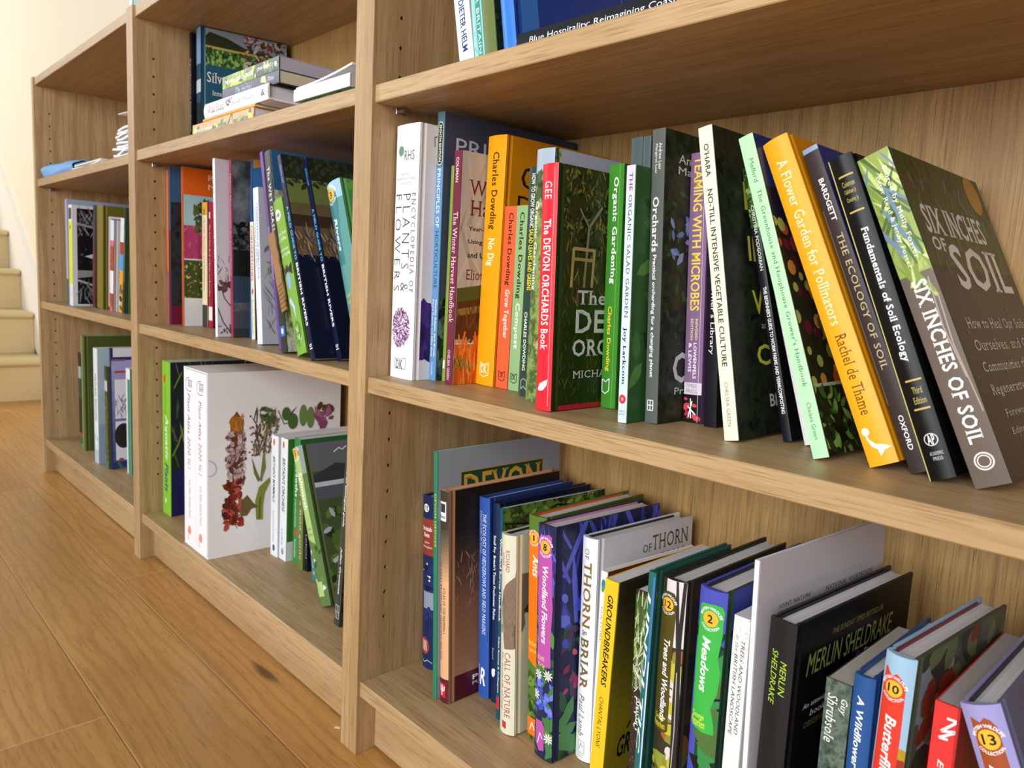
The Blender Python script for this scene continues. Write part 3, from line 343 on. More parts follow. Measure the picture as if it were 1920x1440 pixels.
 ('thick leaning paperback, rightmost on its shelf, leafy green top over a grey-brown spine', 'm2', 'pb', [2.2152, 0.0695, 0.0208, 0.2292, 24.9074, -0.1807, 0.1882], 0.4654, '6a5d52', '2b2322', 'e3e3e4', {}, [('R', 0, 1, 0.62, 1, '93a956'), ('S', 60, 0, 1, 0.6, 1, 0.03, ['a9bf62', '7d9646', 'c3d488', '54703a', '6d8aa0'], 'blade', 41), ('T', 'Edited by Molly Foster', 0.6, 0.78, 0.66, 0.95, 'f2f4e4', 'r', 'd'), ('T', 'Peter Read & Jenny Foster', 0.32, 0.5, 0.64, 0.93, 'f2f4e4', 'r', 'd'), ('T', 'SIX INCHES OF SOIL', 0.28, 0.72, 0.12, 0.6, 'f6f4f0', 'R', 'd'), ('E', 0.5, 0.07, 0.0058, 0.0058, 'e8e4de'), ('E', 0.5, 0.07, 0.0048, 0.0048, '6a5d52'), ('E', 0.5, 0.07, 0.004, 0.004, 'e8e4de'), ('E', 0.5, 0.07, 0.0033, 0.0033, '6a5d52'), ('L', [(0.8, 0.6), (0.72, 0.45), (0.85, 0.3)], 0.0008, 'a89a8a'), ('L', [(0.9, 0.55), (0.82, 0.4), (0.95, 0.2)], 0.0008, 'a89a8a')], [('R', 0, 1, 0.63, 1, '3d4a1e'), ('S', 176, 0, 1, 0.63, 1, 0.018, ['52632a', '6f8a9a', '2a3316', '7a3a3a', '5d6f34'], 'blade', 42), ('E', 0.86, 0.93, 0.017, 0.017, 'b58a2a'), ('T', 'SIX INCHES', 0.1, 0.8, 0.735, 0.83, 'e4e0dc', 'R', 'h'), ('T', 'OF', 0.1, 0.24, 0.68, 0.725, 'e4e0dc', 'R', 'h'), ('T', 'SOIL', 0.24, 0.92, 0.56, 0.71, 'e4e0dc', 'R', 'h'), ('T', 'How to Heal Our Soils,', 0.14, 0.9, 0.43, 0.47, 'd8d2cc', 'r', 'h'), ('T', 'Ourselves, and Our', 0.14, 0.9, 0.362, 0.40199999999999997, 'd8d2cc', 'r', 'h'), ('T', 'Communities through', 0.14, 0.9, 0.294, 0.33399999999999996, 'd8d2cc', 'r', 'h'), ('T', 'Regenerative Farming', 0.14, 0.9, 0.22599999999999998, 0.26599999999999996, 'd8d2cc', 'r', 'h'), ('T', 'Foreword by', 0.2, 0.6, 0.16, 0.19, 'd0cac4', 'r', 'h'), ('T', 'Edited by', 0.2, 0.5, 0.11, 0.135, 'd0cac4', 'r', 'h'), ('S', 17, 0.05, 0.95, 0.05, 0.55, 0.0036, ['c9c4c0', '8d8a90', 'a8787a'], 'leaf', 43)]),
 ('navy hardback with a rust panel and white number disc, leftmost on the bottom shelf', 'zb2', 'hb', [1.6296, 0.0882, 0.0217, 0.2204, 2.8406, 0.0707, 0.15], 0.0943, '1c2a55', '18244a', 'e3e3e4', {}, [('E', 0.42, 0.93, 0.0052, 0.0052, 'f2f2f2'), ('T', '93', 0.28, 0.56, 0.915, 0.945, '222222', 'b', 'h'), ('R', 0, 1, 0.66, 0.87, '8c3b2c'), ('T', 'British', 0.08, 0.9, 0.8, 0.825, 'f4ece8', 'R', 'h'), ('T', 'Bats', 0.2, 0.7, 0.765, 0.79, 'f4ece8', 'R', 'h'), ('T', 'John', 0.25, 0.7, 0.725, 0.74, 'f4ece8', 'r', 'h'), ('T', 'Altringham', 0.08, 0.9, 0.7, 0.715, 'f4ece8', 'r', 'h'), ('S', 10, 0.1, 0.9, 0.42, 0.6, 0.014, ['141c3c', '20306a'], 'petal', 1), ('S', 5, 0.1, 0.9, 0.5, 0.62, 0.003, ['e8e0a0'], 'disc', 2), ('R', 0.2, 1, 0.35, 0.45, '8f94a8'), ('S', 16, 0.05, 0.95, 0.2, 0.36, 0.012, ['1b2650', '263468'], 'petal', 3), ('E', 0.35, 0.13, 0.0085, 0.011, '9c4224'), ('T', 'NN', 0.15, 0.55, 0.1, 0.16, 'f4ece8', 'r', 'h'), ('L', [(0.05, 0.05), (0.3, 0.03), (0.6, 0.05), (0.95, 0.04)], 0.001, 'b8bcc8')], []),
 ('tall thin green-spined paperback, its grey cover showing a green title panel', 'zb2', 'pb', [1.6984, 0.0524, 0.0073, 0.2926, 3.0974, -0.2009, 0.2008], 0.0943, '2f8262', '9aa0ab', 'e3e3e4', {}, [('T', 'DEVON HEDGES', 0.3, 0.75, 0.62, 0.83, 'e4d23a', 'r', 'd')], [('R', 0.166, 0.846, 0.764, 0.906, 'd09a3a'), ('R', 0.172, 0.839, 0.76, 0.902, '1f4a38'), ('T', 'DEVON', 0.193, 0.825, 0.781, 0.892, 'd9a63c', 'R', 'h'), ('S', 88, 0.1, 0.9, 0.1, 0.7, 0.018, ['3f6a3a', '6d8a4a'], 'leaf', 4)]),
 ('hardback with a tan spine and maroon foot, blurred brown hare photo on its cover', 'zb2', 'hb', [1.7072, 0.0564, 0.0154, 0.249, 3.3117, -0.1986, 0.1799], 0.0943, 'e0ae82', '9a7050', 'e3e3e4', {'board': '3a342a'}, [('R', 0, 1, 0.58, 0.6, 'd2a479'), ('R', 0, 1, 0.6, 0.62, 'c69c73'), ('R', 0, 1, 0.62, 0.64, 'ba946d'), ('R', 0, 1, 0.64, 0.66, 'af8b68'), ('R', 0, 1, 0.66, 0.68, 'a38362'), ('R', 0, 1, 0.68, 0.7, '977b5c'), ('R', 0, 1, 0.7, 0.72, '8b7356'), ('R', 0, 1, 0.72, 0.74, '7f6b50'), ('R', 0, 1, 0.74, 0.76, '73634a'), ('R', 0, 1, 0.76, 0.78, '685a45'), ('R', 0, 1, 0.78, 0.8, '5c523f'), ('R', 0, 1, 0.8, 0.82, '504a39'), ('R', 0, 1, 0.82, 1, '403c2f'), ('R', 0, 1, 0, 0.115, '5e1e2e'), ('P', [(0.05, 0.86), (0.78, 0.86), (0.78, 0.95), (0.05, 0.95)], 'f2f2f2'), ('P', [(0.12, 0.9), (0.7, 0.9), (0.7, 0.94), (0.12, 0.94)], '33403a'), ('T', 'Mammal', 0.1, 0.72, 0.872, 0.888, '222222', 'b', 'h'), ('T', 'ATLAS OF THE MAMMALS', 0.5, 0.72, 0.33, 0.55, '3a2a20', 'r', 'd'), ('T', 'OF GREAT BRITAIN AND NORTHERN IRELAND', 0.12, 0.36, 0.2, 0.67, '3a2a20', 'r', 'd'), ('P', [(0.1, 0.03), (0.75, 0.025), (0.75, 0.09), (0.1, 0.095)], 'd02a38'), ('L', [(0.2, 0.085), (0.25, 0.06), (0.4, 0.055), (0.45, 0.085)], 0.0012, 'ffffff'), ('L', [(0.45, 0.085), (0.5, 0.055), (0.65, 0.06), (0.68, 0.08)], 0.0012, 'ffffff'), ('L', [(0.42, 0.055), (0.42, 0.035)], 0.0014, 'ffffff')], [('R', 0, 1, 0.12, 0.161, 'a67856'), ('R', 0, 1, 0.161, 0.203, 'a27453'), ('R', 0, 1, 0.203, 0.244, '9f7150'), ('R', 0, 1, 0.244, 0.285, '9b6d4d'), ('R', 0, 1, 0.285, 0.326, '976949'), ('R', 0, 1, 0.326, 0.367, '936546'), ('R', 0, 1, 0.367, 0.409, '906243'), ('R', 0, 1, 0.409, 0.45, '8c5e40'), ('R', 0, 1, 0.45, 0.475, '875a3d'), ('R', 0, 1, 0.475, 0.5, '80563a'), ('R', 0, 1, 0.5, 0.525, '795238'), ('R', 0, 1, 0.525, 0.55, '724e35'), ('R', 0, 1, 0.55, 0.575, '6b4a32'), ('R', 0, 1, 0.575, 0.6, '644630'), ('R', 0, 1, 0.6, 0.625, '5d422d'), ('R', 0, 1, 0.625, 0.65, '573d2b'), ('R', 0, 1, 0.65, 0.675, '503928'), ('R', 0, 1, 0.675, 0.7, '493526'), ('R', 0, 1, 0.7, 0.725, '423123'), ('R', 0, 1, 0.725, 0.75, '3b2d20'), ('R', 0, 1, 0.75, 0.775, '34291e'), ('R', 0, 1, 0.775, 0.8, '2d251b'), ('R', 0, 1, 0.8, 1, '241e16'), ('R', 0, 1, 0, 0.12, '521826'), ('T', 'MAMMALS', 0.35, 0.95, 0.36, 0.42, '1c1512', 'R', 'h'), ('T', 'PELAGIC', 0.2, 0.6, 0.07, 0.095, 'f0f0f0', 'b', 'h'), ('T', 'PUBLISHING', 0.2, 0.55, 0.045, 0.062, 'e0e0e0', 's', 'h'), ('S', 88, 0.02, 0.5, 0.45, 0.7, 0.012, ['a07a58', 'b8906c', '7a5638'], 'blade', 5)]),
 ('royal blue hardback with a white italic title, between the hare book and the navy one', 'zb2', 'hb', [1.7253, 0.0998, 0.0181, 0.239, 3.4182, 0.001, 0.1403], 0.0943, '3158a8', '2a3f80', 'e3e3e4', {'end': '2c4486'}, [('T', 'THE ECOLOGY OF HEDGEROWS AND FIELD MARGINS', 0.45, 0.75, 0.32, 0.92, 'e8eef8', 'ri', 'd'), ('T', 'Edited by John W. Dover', 0.12, 0.38, 0.72, 0.93, 'c8d4ec', 'r', 'd'), ('T', 'R', 0.25, 0.75, 0.06, 0.15, 'ffffff', 'bi', 'h'), ('T', 'ROUTLEDGE', 0.1, 0.22, 0.07, 0.16, 'ffffff', 's', 'd')], []),
 ('dark navy slim hardback with a small white fish emblem, right of the royal blue one', 'zb2', 'hb', [1.744, 0.1025, 0.0118, 0.2365, 3.0308, -0.3011, 0.156], 0.0943, '172a4e', '141f38', 'e3e3e4', {}, [('T', "Small Fry  Britain's Tiniest Freshwater Fishes", 0.28, 0.7, 0.42, 0.84, 'eef2f6', 'b', 'd'), ('T', 'Everard', 0.3, 0.6, 0.22, 0.275, 'b8c4d4', 's', 'd'), ('E', 0.5, 0.15, 0.003, 0.005, 'e8ecf2'), ('E', 0.62, 0.165, 0.0018, 0.002, 'e8ecf2')], []),
 ('thin teal paperback with a woodland photo cover, behind the cream elephant book', 'zb2', 'pb', [1.7765, 0.0817, 0.0054, 0.2417, 2.6585, -3.3338, 0.1612], 0.0943, '1f4f6e', 'ph:50:3f5a22,6a8a35,1d2414,8aa84a', 'e3e3e4', {}, [('T', 'Woodland Survey Handbook', 0.2, 0.85, 0.47, 0.86, 'f2f4f2', 'b', 'd'), ('T', 'Adam Rooney & Colleagues', 0.3, 0.8, 0.13, 0.4, 'e8ecec', 'b', 'd'), ('R', 0.1, 0.9, 0.05, 0.11, 'c83038')], [('S', 132, 0, 1, 0.5, 1, 0.012, ['5f7d30', '88a84c', '2b3818', '3a2a1c'], 'leaf', 6), ('L', [(0.0, 0.93), (0.3, 0.9), (0.5, 0.97), (0.9, 0.93)], 0.002, '1a1a12')]),
 ('cream rounded hardback with a standing elephant rear view printed on its spine', 'zb2', 'hb', [1.7927, 0.0732, 0.0228, 0.2204, 3.2935, -0.0893, 0.145], 0.0943, 'd9d9bf', 'cfcfb2', 'e3e3e4', {'bulge': 0.0045, 'end': '20201c'}, [('T', 'RICHARD', 0.5, 0.72, 0.817, 0.925, '9a2f34', 'r', 'd'), ('T', 'JONES', 0.2, 0.4, 0.845, 0.91, '9a2f34', 'r', 'd'), ('T', 'CALL OF NATURE', 0.5, 0.8, 0.085, 0.415, 'a8383c', 'r', 'd'), ('T', 'The Secret Life of Dung', 0.2, 0.42, 0.115, 0.41, 'a8383c', 'ri', 'd'), ('P', [(0.35, 0.03), (0.62, 0.027), (0.62, 0.062), (0.35, 0.066)], 'c03a44'), ('P', [(0.301, 0.71), (0.521, 0.753), (0.967, 0.799), (1, 0.829), (1, 0.855), (1, 0.63), (1, 0.581), (1, 0.541), (1, 0.496), (1, 0.466), (1, 0.444), (0.94, 0.438), (0.454, 0.429), (0.413, 0.462), (0.348, 0.528), (0.279, 0.609)], '84705f'), ('P', [(0.931, 0.55), (1, 0.569), (1, 0.505), (1, 0.446), (0.957, 0.443)], '5c4a3e'), ('L', [(0.341, 0.697), (0.219, 0.635), (0.215, 0.551), (0.24, 0.51)], 0.0012, '4a3c34'), ('P', [(0.161, 0.542), (0.289, 0.547), (0.278, 0.505), (0.186, 0.502)], '3a2e28'), ('S', 110, 0.407, 1, 0.48, 0.757, 0.005, ['75624f', '8f7b68', '665444'], 'blade', 7)], [('P', [(0, 0.52), (0.07, 0.515), (0.1, 0.55), (0.09, 0.6), (0.14, 0.62), (0.2, 0.7), (0.2, 0.8), (0, 0.81)], '7c6a5c'), ('P', [(0.08, 0.62), (0.13, 0.6), (0.15, 0.66)], '3d3029')]),
 ('orange-spined green hardback numbered one, between the cream elephant book and the magenta-panelled one', 'zb2', 'hb', [1.8223, 0.0864, 0.0257, 0.2452, 3.6513, 0.046, 0.165], 0.0943, '5a7a30', '4d6a28', 'e3e3e4', {'end': 'd8642a'}, [('R', 0.02, 0.98, 0.36, 0.93, 'f27a18'), ('P', [(0.02, 0.36), (0.98, 0.31), (0.98, 0.37)], 'f27a18'), ('S', 40, 0, 1, 0, 0.3, 0.014, ['3f5a20', '6f8f3c', '2d4018'], 'leaf', 8), ('E', 0.355, 0.903, 0.0058, 0.0058, 'e9b63a'), ('T', '1', 0.31, 0.4, 0.891, 0.915, '1a1a16', 'b', 'h'), ('A', 0.355, 0.903, 0.0068, 'BRITISH WILDLIFE', 170, 10, 0.0021, 'ffffff'), ('A', 0.355, 0.903, 0.0068, 'COLLECTION', 215, 325, 0.0021, 'ffffff'), ('T', 'Ants', 0.3, 0.66, 0.735, 0.83, 'ffffff', 'bi', 'd'), ('T', 'Richard', 0.1, 0.6, 0.425, 0.447, 'f6e86a', 's', 'h'), ('T', 'Jones', 0.15, 0.55, 0.392, 0.414, 'f6e86a', 's', 'h'), ('R', 0.02, 0.8, 0.02, 0.1, 'f27a18'), ('L', [(0.2, 0.04), (0.35, 0.08), (0.5, 0.05)], 0.0012, 'ffffff')], []),
 ('hardback with a magenta title panel over bluebells and white star flowers', 'zb2', 'hb', [1.848, 0.0719, 0.0261, 0.2459, 3.1075, -2.458, 0.1627], 0.0943, '262a4a', '23284a', 'e3e3e4', {'end': 'c88ab0'}, [('S', 26, 0, 1, 0.72, 1, 0.03, ['4a4fae', '5a60c4', '363a80'], 'blade', 9), ('S', 50, 0, 1, 0, 0.6, 0.022, ['2f5a3a', '447a48', '1d3a2c', '5a8a3c', '24304a'], 'leaf', 10), ('S', 30, 0.1, 0.95, 0.2, 0.36, 0.008, ['5a6ae0', '7080f0', '4452c0'], 'petal', 11), ('P', [(0.068, 0.941), (0.258, 0.959), (0.452, 0.956), (0.666, 0.965), (0.819, 0.956), (0.816, 0.889), (0.868, 0.815), (0.864, 0.73), (0.911, 0.66), (0.84, 0.531), (0.862, 0.406), (0.501, 0.403), (0.101, 0.406), (0.16, 0.553), (0.076, 0.705), (0.075, 0.835)], 'b956a8'), ('E', 0.474, 0.908, 0.007, 0.007, 'e9b63a'), ('T', '8', 0.378, 0.571, 0.893, 0.923, '1a1a16', 'b', 'h'), ('A', 0.474, 0.908, 0.0083, 'BRITISH WILDLIFE', 170, 10, 0.0025, 'ffffff'), ('A', 0.474, 0.908, 0.0083, 'COLLECTION', 215, 325, 0.0025, 'ffffff'), ('T', 'Woodland Flowers', 0.36, 0.66, 0.5, 0.83, 'ffffff', 'bi', 'd'), ('T', 'Keith', 0.2, 0.55, 0.425, 0.447, 'f3d66a', 's', 'h'), ('T', 'Kirby', 0.2, 0.6, 0.39, 0.415, 'f3d66a', 's', 'h'), ('F', 0.22, 0.36, 0.0065, 9, 'f2f2ea'), ('F', 0.75, 0.37, 0.0065, 9, 'f2f2ea'), ('F', 0.1, 0.27, 0.0065, 9, 'f2f2ea'), ('P', [(0.1, 0.06), (0.1, 0.16), (0.5, 0.165), (0.62, 0.14), (0.62, 0.04), (0.35, 0.03)], 'b956a8'), ('L', [(0.25, 0.06), (0.38, 0.11), (0.52, 0.09)], 0.001, 'ffffff'), ('F', 0.82, 0.1, 0.0065, 9, 'f2f2ea')], [('S', 60, 0, 1, 0.55, 1, 0.07, ['3f44a0', '4d53b4', '2c3070', '5a62c8'], 'blade', 12), ('S', 90, 0, 1, 0, 0.6, 0.03, ['24402c', '2f5a38', '3f7042', '1a2430', '4a3a5a'], 'leaf', 13), ('S', 30, 0.1, 0.6, 0.25, 0.5, 0.015, ['a8426a', 'c05a80', '8a3458'], 'petal', 14), ('F', 0.45, 0.33, 0.007, 9, 'f2f2ea'), ('F', 0.6, 0.2, 0.009, 9, 'f2f2ea'), ('F', 0.1, 0.12, 0.009, 9, 'f2f2ea'), ('S', 20, 0.05, 0.6, 0.5, 0.75, 0.02, ['4a58c8', '6a78e0'], 'petal', 15), ('S', 8, 0.0, 0.3, 0.04, 0.22, 0.04, ['3f7a48', '4f8a52'], 'leaf', 16)]),
 ('white dust-jacketed hardback with bronze capitals down its spine', 'zb2', 'hb', [1.877, 0.1037, 0.0209, 0.2357, 2.2251, -3.6032, 0.1526], 0.0943, 'eceef4', 'd8d9df', 'e3e3e4', {'bulge': 0.0035, 'end': '2c3328'}, [('T', 'OF', 0.3, 0.58, 0.905, 0.952, '5d5a3a', 'r', 'd'), ('T', 'THORN', 0.25, 0.76, 0.6, 0.893, '8a6a28', 'R', 'd'), ('T', '&', 0.3, 0.62, 0.562, 0.59, '6a5f38', 'r', 'd'), ('T', 'BRIAR', 0.22, 0.74, 0.32, 0.552, '7a6a34', 'R', 'd'), ('T', 'Paul Lamb', 0.26, 0.62, 0.11, 0.3, '6a6f48', 'ri', 'd'), ('L', [(0.3, 0.035), (0.7, 0.035), (0.7, 0.088), (0.3, 0.088), (0.3, 0.035)], 0.0006, 'a8a89a'), ('L', [(0.38, 0.045), (0.5, 0.08), (0.62, 0.06)], 0.0008, 'a8a89a'), ('T', 'BLOOM', 0.32, 0.68, 0.022, 0.029, 'a8a89a', 's', 'h'), ('T', 'SBURY', 0.32, 0.68, 0.012, 0.019, 'a8a89a', 's', 'h')], [('T', 'THORN', 0.55, 0.95, 0.885, 0.957, '6d4a28', 'r', 'h'), ('T', 'OF', 0.45, 0.54, 0.885, 0.922, '4d4030', 'r', 'h'), ('T', '& BRIAR', 0.55, 0.95, 0.8, 0.865, '5d4026', 'r', 'h'), ('E', 0.27, 0.74, 0.017, 0.017, '7d7a1e'), ('T', 'THE INSTANT', 0.17, 0.37, 0.765, 0.785, 'f2f2dc', 'b', 'h'), ('T', 'BESTSELLER', 0.18, 0.36, 0.73, 0.75, 'f2f2dc', 'b', 'h')]),
 ('thin white-spined paperback with a brown cover, left of the yellow spine', 'zb2', 'pb', [1.9324, 0.06, 0.0077, 0.2283, 0.7365, -4.2229, 0.1319], 0.0943, 'f0f1f2', '5a301c', 'efe9dc', {}, [('E', 0.5, 0.945, 0.0025, 0.005, '2f7fb0'), ('E', 0.45, 0.925, 0.002, 0.003, '58a04a'), ('T', 'NATURE', 0.3, 0.6, 0.7, 0.85, '8a8a80', 's', 'd')], []),
 ('yellow-spined paperback with black slanted capitals and a boar on its olive cover', 'zb2', 'pb', [1.951, 0.035, 0.0146, 0.2351, -0.94, -0.0043, 0.15], 0.0945, 'f0c22a', '8a7d1c', 'e3e3e4', {}, [('T', 'GROUNDBREAKERS', 0.3, 0.72, 0.583, 0.942, '1d1a12', 'bi', 'd'), ('T', 'CHANTAL LYONS', 0.32, 0.62, 0.335, 0.538, '3a3012', 'si', 'd'), ('L', [(0.3, 0.1), (0.42, 0.14), (0.6, 0.12)], 0.001, '3a3012'), ('E', 0.55, 0.14, 0.0025, 0.004, '3a3012')], [('R', 0, 1, 0.45, 0.487, '867a1c'), ('R', 0, 1, 0.487, 0.525, '7f741c'), ('R', 0, 1, 0.525, 0.562, '786d1c'), ('R', 0, 1, 0.562, 0.6, '71671d'), ('R', 0, 1, 0.6, 0.637, '6a611d'), ('R', 0, 1, 0.637, 0.675, '635b1d'), ('R', 0, 1, 0.675, 0.713, '5b541d'), ('R', 0, 1, 0.713, 0.75, '544e1d'), ('R', 0, 1, 0.75, 0.787, '4d481d'), ('R', 0, 1, 0.787, 0.825, '46421e'), ('R', 0, 1, 0.825, 0.863, '3f3b1e'), ('R', 0, 1, 0.863, 0.9, '38351e'), ('R', 0, 1, 0.9, 1, '302e1c'), ('T', 'Thought-provoking', 0.25, 0.8, 0.9, 0.925, 'e6dca0', 'si', 'h'), ('T', 'Chris Packham', 0.3, 0.75, 0.865, 0.885, 'd9b84a', 'si', 'h'), ('E', 0.45, 0.73, 0.03, 0.042, '2a7a6a'), ('P', [(0.45, 0.83), (0.53, 0.76), (0.5, 0.66), (0.43, 0.62), (0.4, 0.7)], 'c9d2cf'), ('P', [(0.42, 0.55), (0.75, 0.6), (0.95, 0.55), (0.95, 0.42), (0.72, 0.4), (0.7, 0.3), (0.62, 0.3), (0.6, 0.42), (0.5, 0.38), (0.45, 0.28), (0.38, 0.28), (0.42, 0.42)], '14140f'), ('L', [(0.42, 0.53), (0.3, 0.45), (0.2, 0.38)], 0.002, '14140f'), ('R', 0, 1, 0, 0.2, '2b2616'), ('T', 'GROUNDBREAKERS', 0.12, 1, 0.27, 0.36, '16140c', 'bi', 'h'), ('T', "Britain's Wild Boar", 0.3, 0.95, 0.14, 0.19, 'c9bf8a', 'si', 'h')]),
 ('dark paperback with green fern tops whose white title reads upward', 'zb2', 'pb', [1.9858, 0.05, 0.0134, 0.2292, 2.1646, -0.0192, 0.14], 0.0943, '3a302a', '2a2420', 'e3e3e4', {}, [('R', 0, 1, 0.62, 0.98, '4a5a30'), ('S', 60, 0, 1, 0.6, 0.98, 0.014, ['dfe8cc', '8fae5a', '5f8a3a', 'b8cc8a'], 'blade', 17), ('T', 'Orchard', 0.25, 0.7, 0.451, 0.584, 'f4f0ea', 'bi', 'u'), ('T', 'Benedict Macdonald', 0.15, 0.42, 0.61, 0.752, 'e8e2da', 'ri', 'u'), ('T', '& Nicholas Gates', 0.58, 0.82, 0.617, 0.725, 'e8e2da', 'ri', 'u'), ('S', 160, 0, 1, 0.05, 0.6, 0.0015, ['6a5a4c', '544639'], 'disc', 18), ('S', 12, 0, 1, 0.0, 0.1, 0.012, ['8a2a38', 'd8d0cc', '5a3a34'], 'petal', 19)], []),
 ('slim teal-green hardback with cropped white slanted letters and a pale blue edge', 'zb2', 'hb', [2.0011, 0.033, 0.0072, 0.2574, 0.0518, -0.0951, 0.1156], 0.0943, '256a60', '1f4f48', 'e3e3e4', {'end': '1d4a48'}, [('T', 'LINDLTIC', 0.15, 0.66, 0.38, 0.93, 'f4f8f6', 'bi', 'd'), ('R', 0.78, 0.97, 0.1, 0.985, '4a7ac0'), ('R', 0.86, 0.97, 0.0, 0.7, 'd8e4ea'), ('T', 'KINGFISHER', 0.4, 0.6, 0.1, 0.25, '2f7a70', 'b', 'd')], []),
 ('hardback with a dark olive panel numbered twelve beside a painted black tree trunk', 'zb2', 'hb', [2.0134, 0.043, 0.0229, 0.2536, 1.079, -0.0351, 0.165], 0.0943, '3a3626', '35322a', 'e3e3e4', {'bulge': 0.004, 'end': '23281f'}, [('R', 0.25, 1, 0.78, 1, 'dcd6d6'), ('S', 50, 0, 1, 0, 0.4, 0.02, ['b8b23a', 'd8cf4a', 'a86a3a', '6a5a28', 'c0502a', '8a9a3a'], 'petal', 20), ('S', 40, 0.66, 1, 0.3, 0.8, 0.016, ['a8593a', 'c8c23a', '8a8a34', 'd8d0cc', 'c0b83c'], 'petal', 21), ('P', [(0.68, 0), (0.74, 0.2), (0.82, 0.4), (0.78, 0.6), (0.8, 0.75), (0.7, 0.9), (0.66, 1), (0.74, 1), (0.84, 0.86), (0.9, 1), (1, 1), (0.94, 0.8), (1, 0.6), (1, 0.2), (0.95, 0)], '2e2b2a'), ('L', [(0.8, 0.05), (0.86, 0.3), (0.9, 0.5), (0.86, 0.7)], 0.0007, 'b8b0a8'), ('P', [(0.058, 0.941), (0.126, 0.952), (0.292, 0.959), (0.441, 0.96), (0.609, 0.958), (0.693, 0.944), (0.711, 0.882), (0.656, 0.751), (0.668, 0.631), (0.676, 0.528), (0.675, 0.493), (0.553, 0.483), (0.102, 0.485), (0.001, 0.495), (0, 0.636), (0.002, 0.741)], '514a1c'), ('E', 0.352, 0.916, 0.0058, 0.0058, 'e9b63a'), ('T', '12', 0.195, 0.509, 0.904, 0.928, '1a1a16', 'b', 'h'), ('A', 0.352, 0.916, 0.0068, 'BRITISH WILDLIFE', 170, 10, 0.0021, 'ffffff'), ('A', 0.352, 0.916, 0.0068, 'COLLECTION', 215, 325, 0.0021, 'ffffff'), ('T', 'Trees and Woodlands', 0.3, 0.56, 0.52, 0.8, 'ffffff', 'bi', 'd'), ('T', 'George', 0.08, 0.52, 0.518, 0.54, 'e8d84a', 's', 'h'), ('T', 'Peterken', 0.06, 0.56, 0.494, 0.518, 'e8d84a', 's', 'h')], [('S', 66, 0, 1, 0.2, 1, 0.03, ['4a3a24', '8a5a2a', '2a2a22', '6a6a3a'], 'petal', 22)]),
 ('hardback with a bright green ragged panel numbered two under a violet-blue sky', 'zb2', 'hb', [2.0452, 0.045, 0.0245, 0.2567, 0.6326, -0.0881, 0.165], 0.0943, '4a52b4', '2c4a38', 'e3e3e4', {'bulge': 0.004, 'end': '262c24'}, [('R', 0.3, 1, 0.0, 0.82, '1f4a34'), ('S', 16, 0.1, 1, 0.78, 0.9, 0.014, ['17302c', '1d3a34'], 'leaf', 23), ('S', 60, 0.55, 1, 0.2, 0.75, 0.03, ['1d3028', '2f7a4a', '14201c', '3a8a4a', '50703a'], 'leaf', 24), ('S', 20, 0, 1, 0, 0.26, 0.02, ['1a2a20', '2a6a3a', 'd8364a', 'e85a6a', 'f2f2ea'], 'blade', 25), ('P', [(0.111, 0.945), (0.239, 0.952), (0.465, 0.955), (0.689, 0.957), (0.896, 0.954), (0.96, 0.937), (0.938, 0.897), (0.949, 0.869), (0.865, 0.792), (0.964, 0.744), (0.916, 0.678), (0.76, 0.629), (0.883, 0.575), (0.902, 0.543), (0.523, 0.542), (0.116, 0.55), (0.069, 0.659), (0.053, 0.79)], '41b44a'), ('E', 0.526, 0.909, 0.0064, 0.0064, 'e9b63a'), ('T', '2', 0.432, 0.62, 0.896, 0.922, '1a1a16', 'b', 'h'), ('A', 0.526, 0.909, 0.0076, 'BRITISH WILDLIFE', 170, 10, 0.0023, 'ffffff'), ('A', 0.526, 0.909, 0.0076, 'COLLECTION', 215, 325, 0.0023, 'ffffff'), ('T', 'Meadows', 0.3, 0.6, 0.671, 0.849, 'ffffff', 'bi', 'd'), ('T', 'George', 0.1, 0.58, 0.576, 0.6, 'f0e84a', 's', 'h'), ('T', 'Peterken', 0.08, 0.62, 0.554, 0.58, 'f0e84a', 's', 'h'), ('F', 0.4, 0.06, 0.012, 9, 'e0405a'), ('E', 0.3, 0.22, 0.004, 0.002, 'f4f4f0')], [('R', 0, 1, 0.8, 1, '4048a0'), ('S', 66, 0, 1, 0.72, 0.86, 0.018, ['15241f', '1d3a2c'], 'leaf', 26)]),
 ('white paperback with a black bird and slanted black capitals on its spine', 'zb2', 'pb', [2.0762, 0.045, 0.0135, 0.243, 0.6331, -0.0149, 0.16], 0.0943, 'e8e8e4', 'dcdcd8', 'e3e3e4', {}, [('T', 'TREES AND WOODLAND', 0.56, 0.78, 0.613, 0.925, '1d1d1d', 'si', 'd'), ('T', 'BRITISH LANDSCAPE', 0.2, 0.42, 0.603, 0.876, '1d1d1d', 'si', 'd'), ('T', 'in the', 0.2, 0.42, 0.885, 0.939, '3a8a9a', 'ri', 'd'), ('S', 60, 0, 1, 0.86, 1, 0.0015, ['d0d0cc', 'dcdcda'], 'disc', 27), ('P', [(0.2, 0.245), (0.3, 0.215), (0.45, 0.2), (0.62, 0.185), (0.68, 0.2), (0.62, 0.165), (0.5, 0.15), (0.55, 0.115), (0.42, 0.15), (0.32, 0.18), (0.22, 0.21)], '161616'), ('E', 0.6, 0.2, 0.0016, 0.0016, '161616'), ('T', 'Oliver', 0.2, 0.45, 0.03, 0.09, '3a8a9a', 's', 'd')], []),
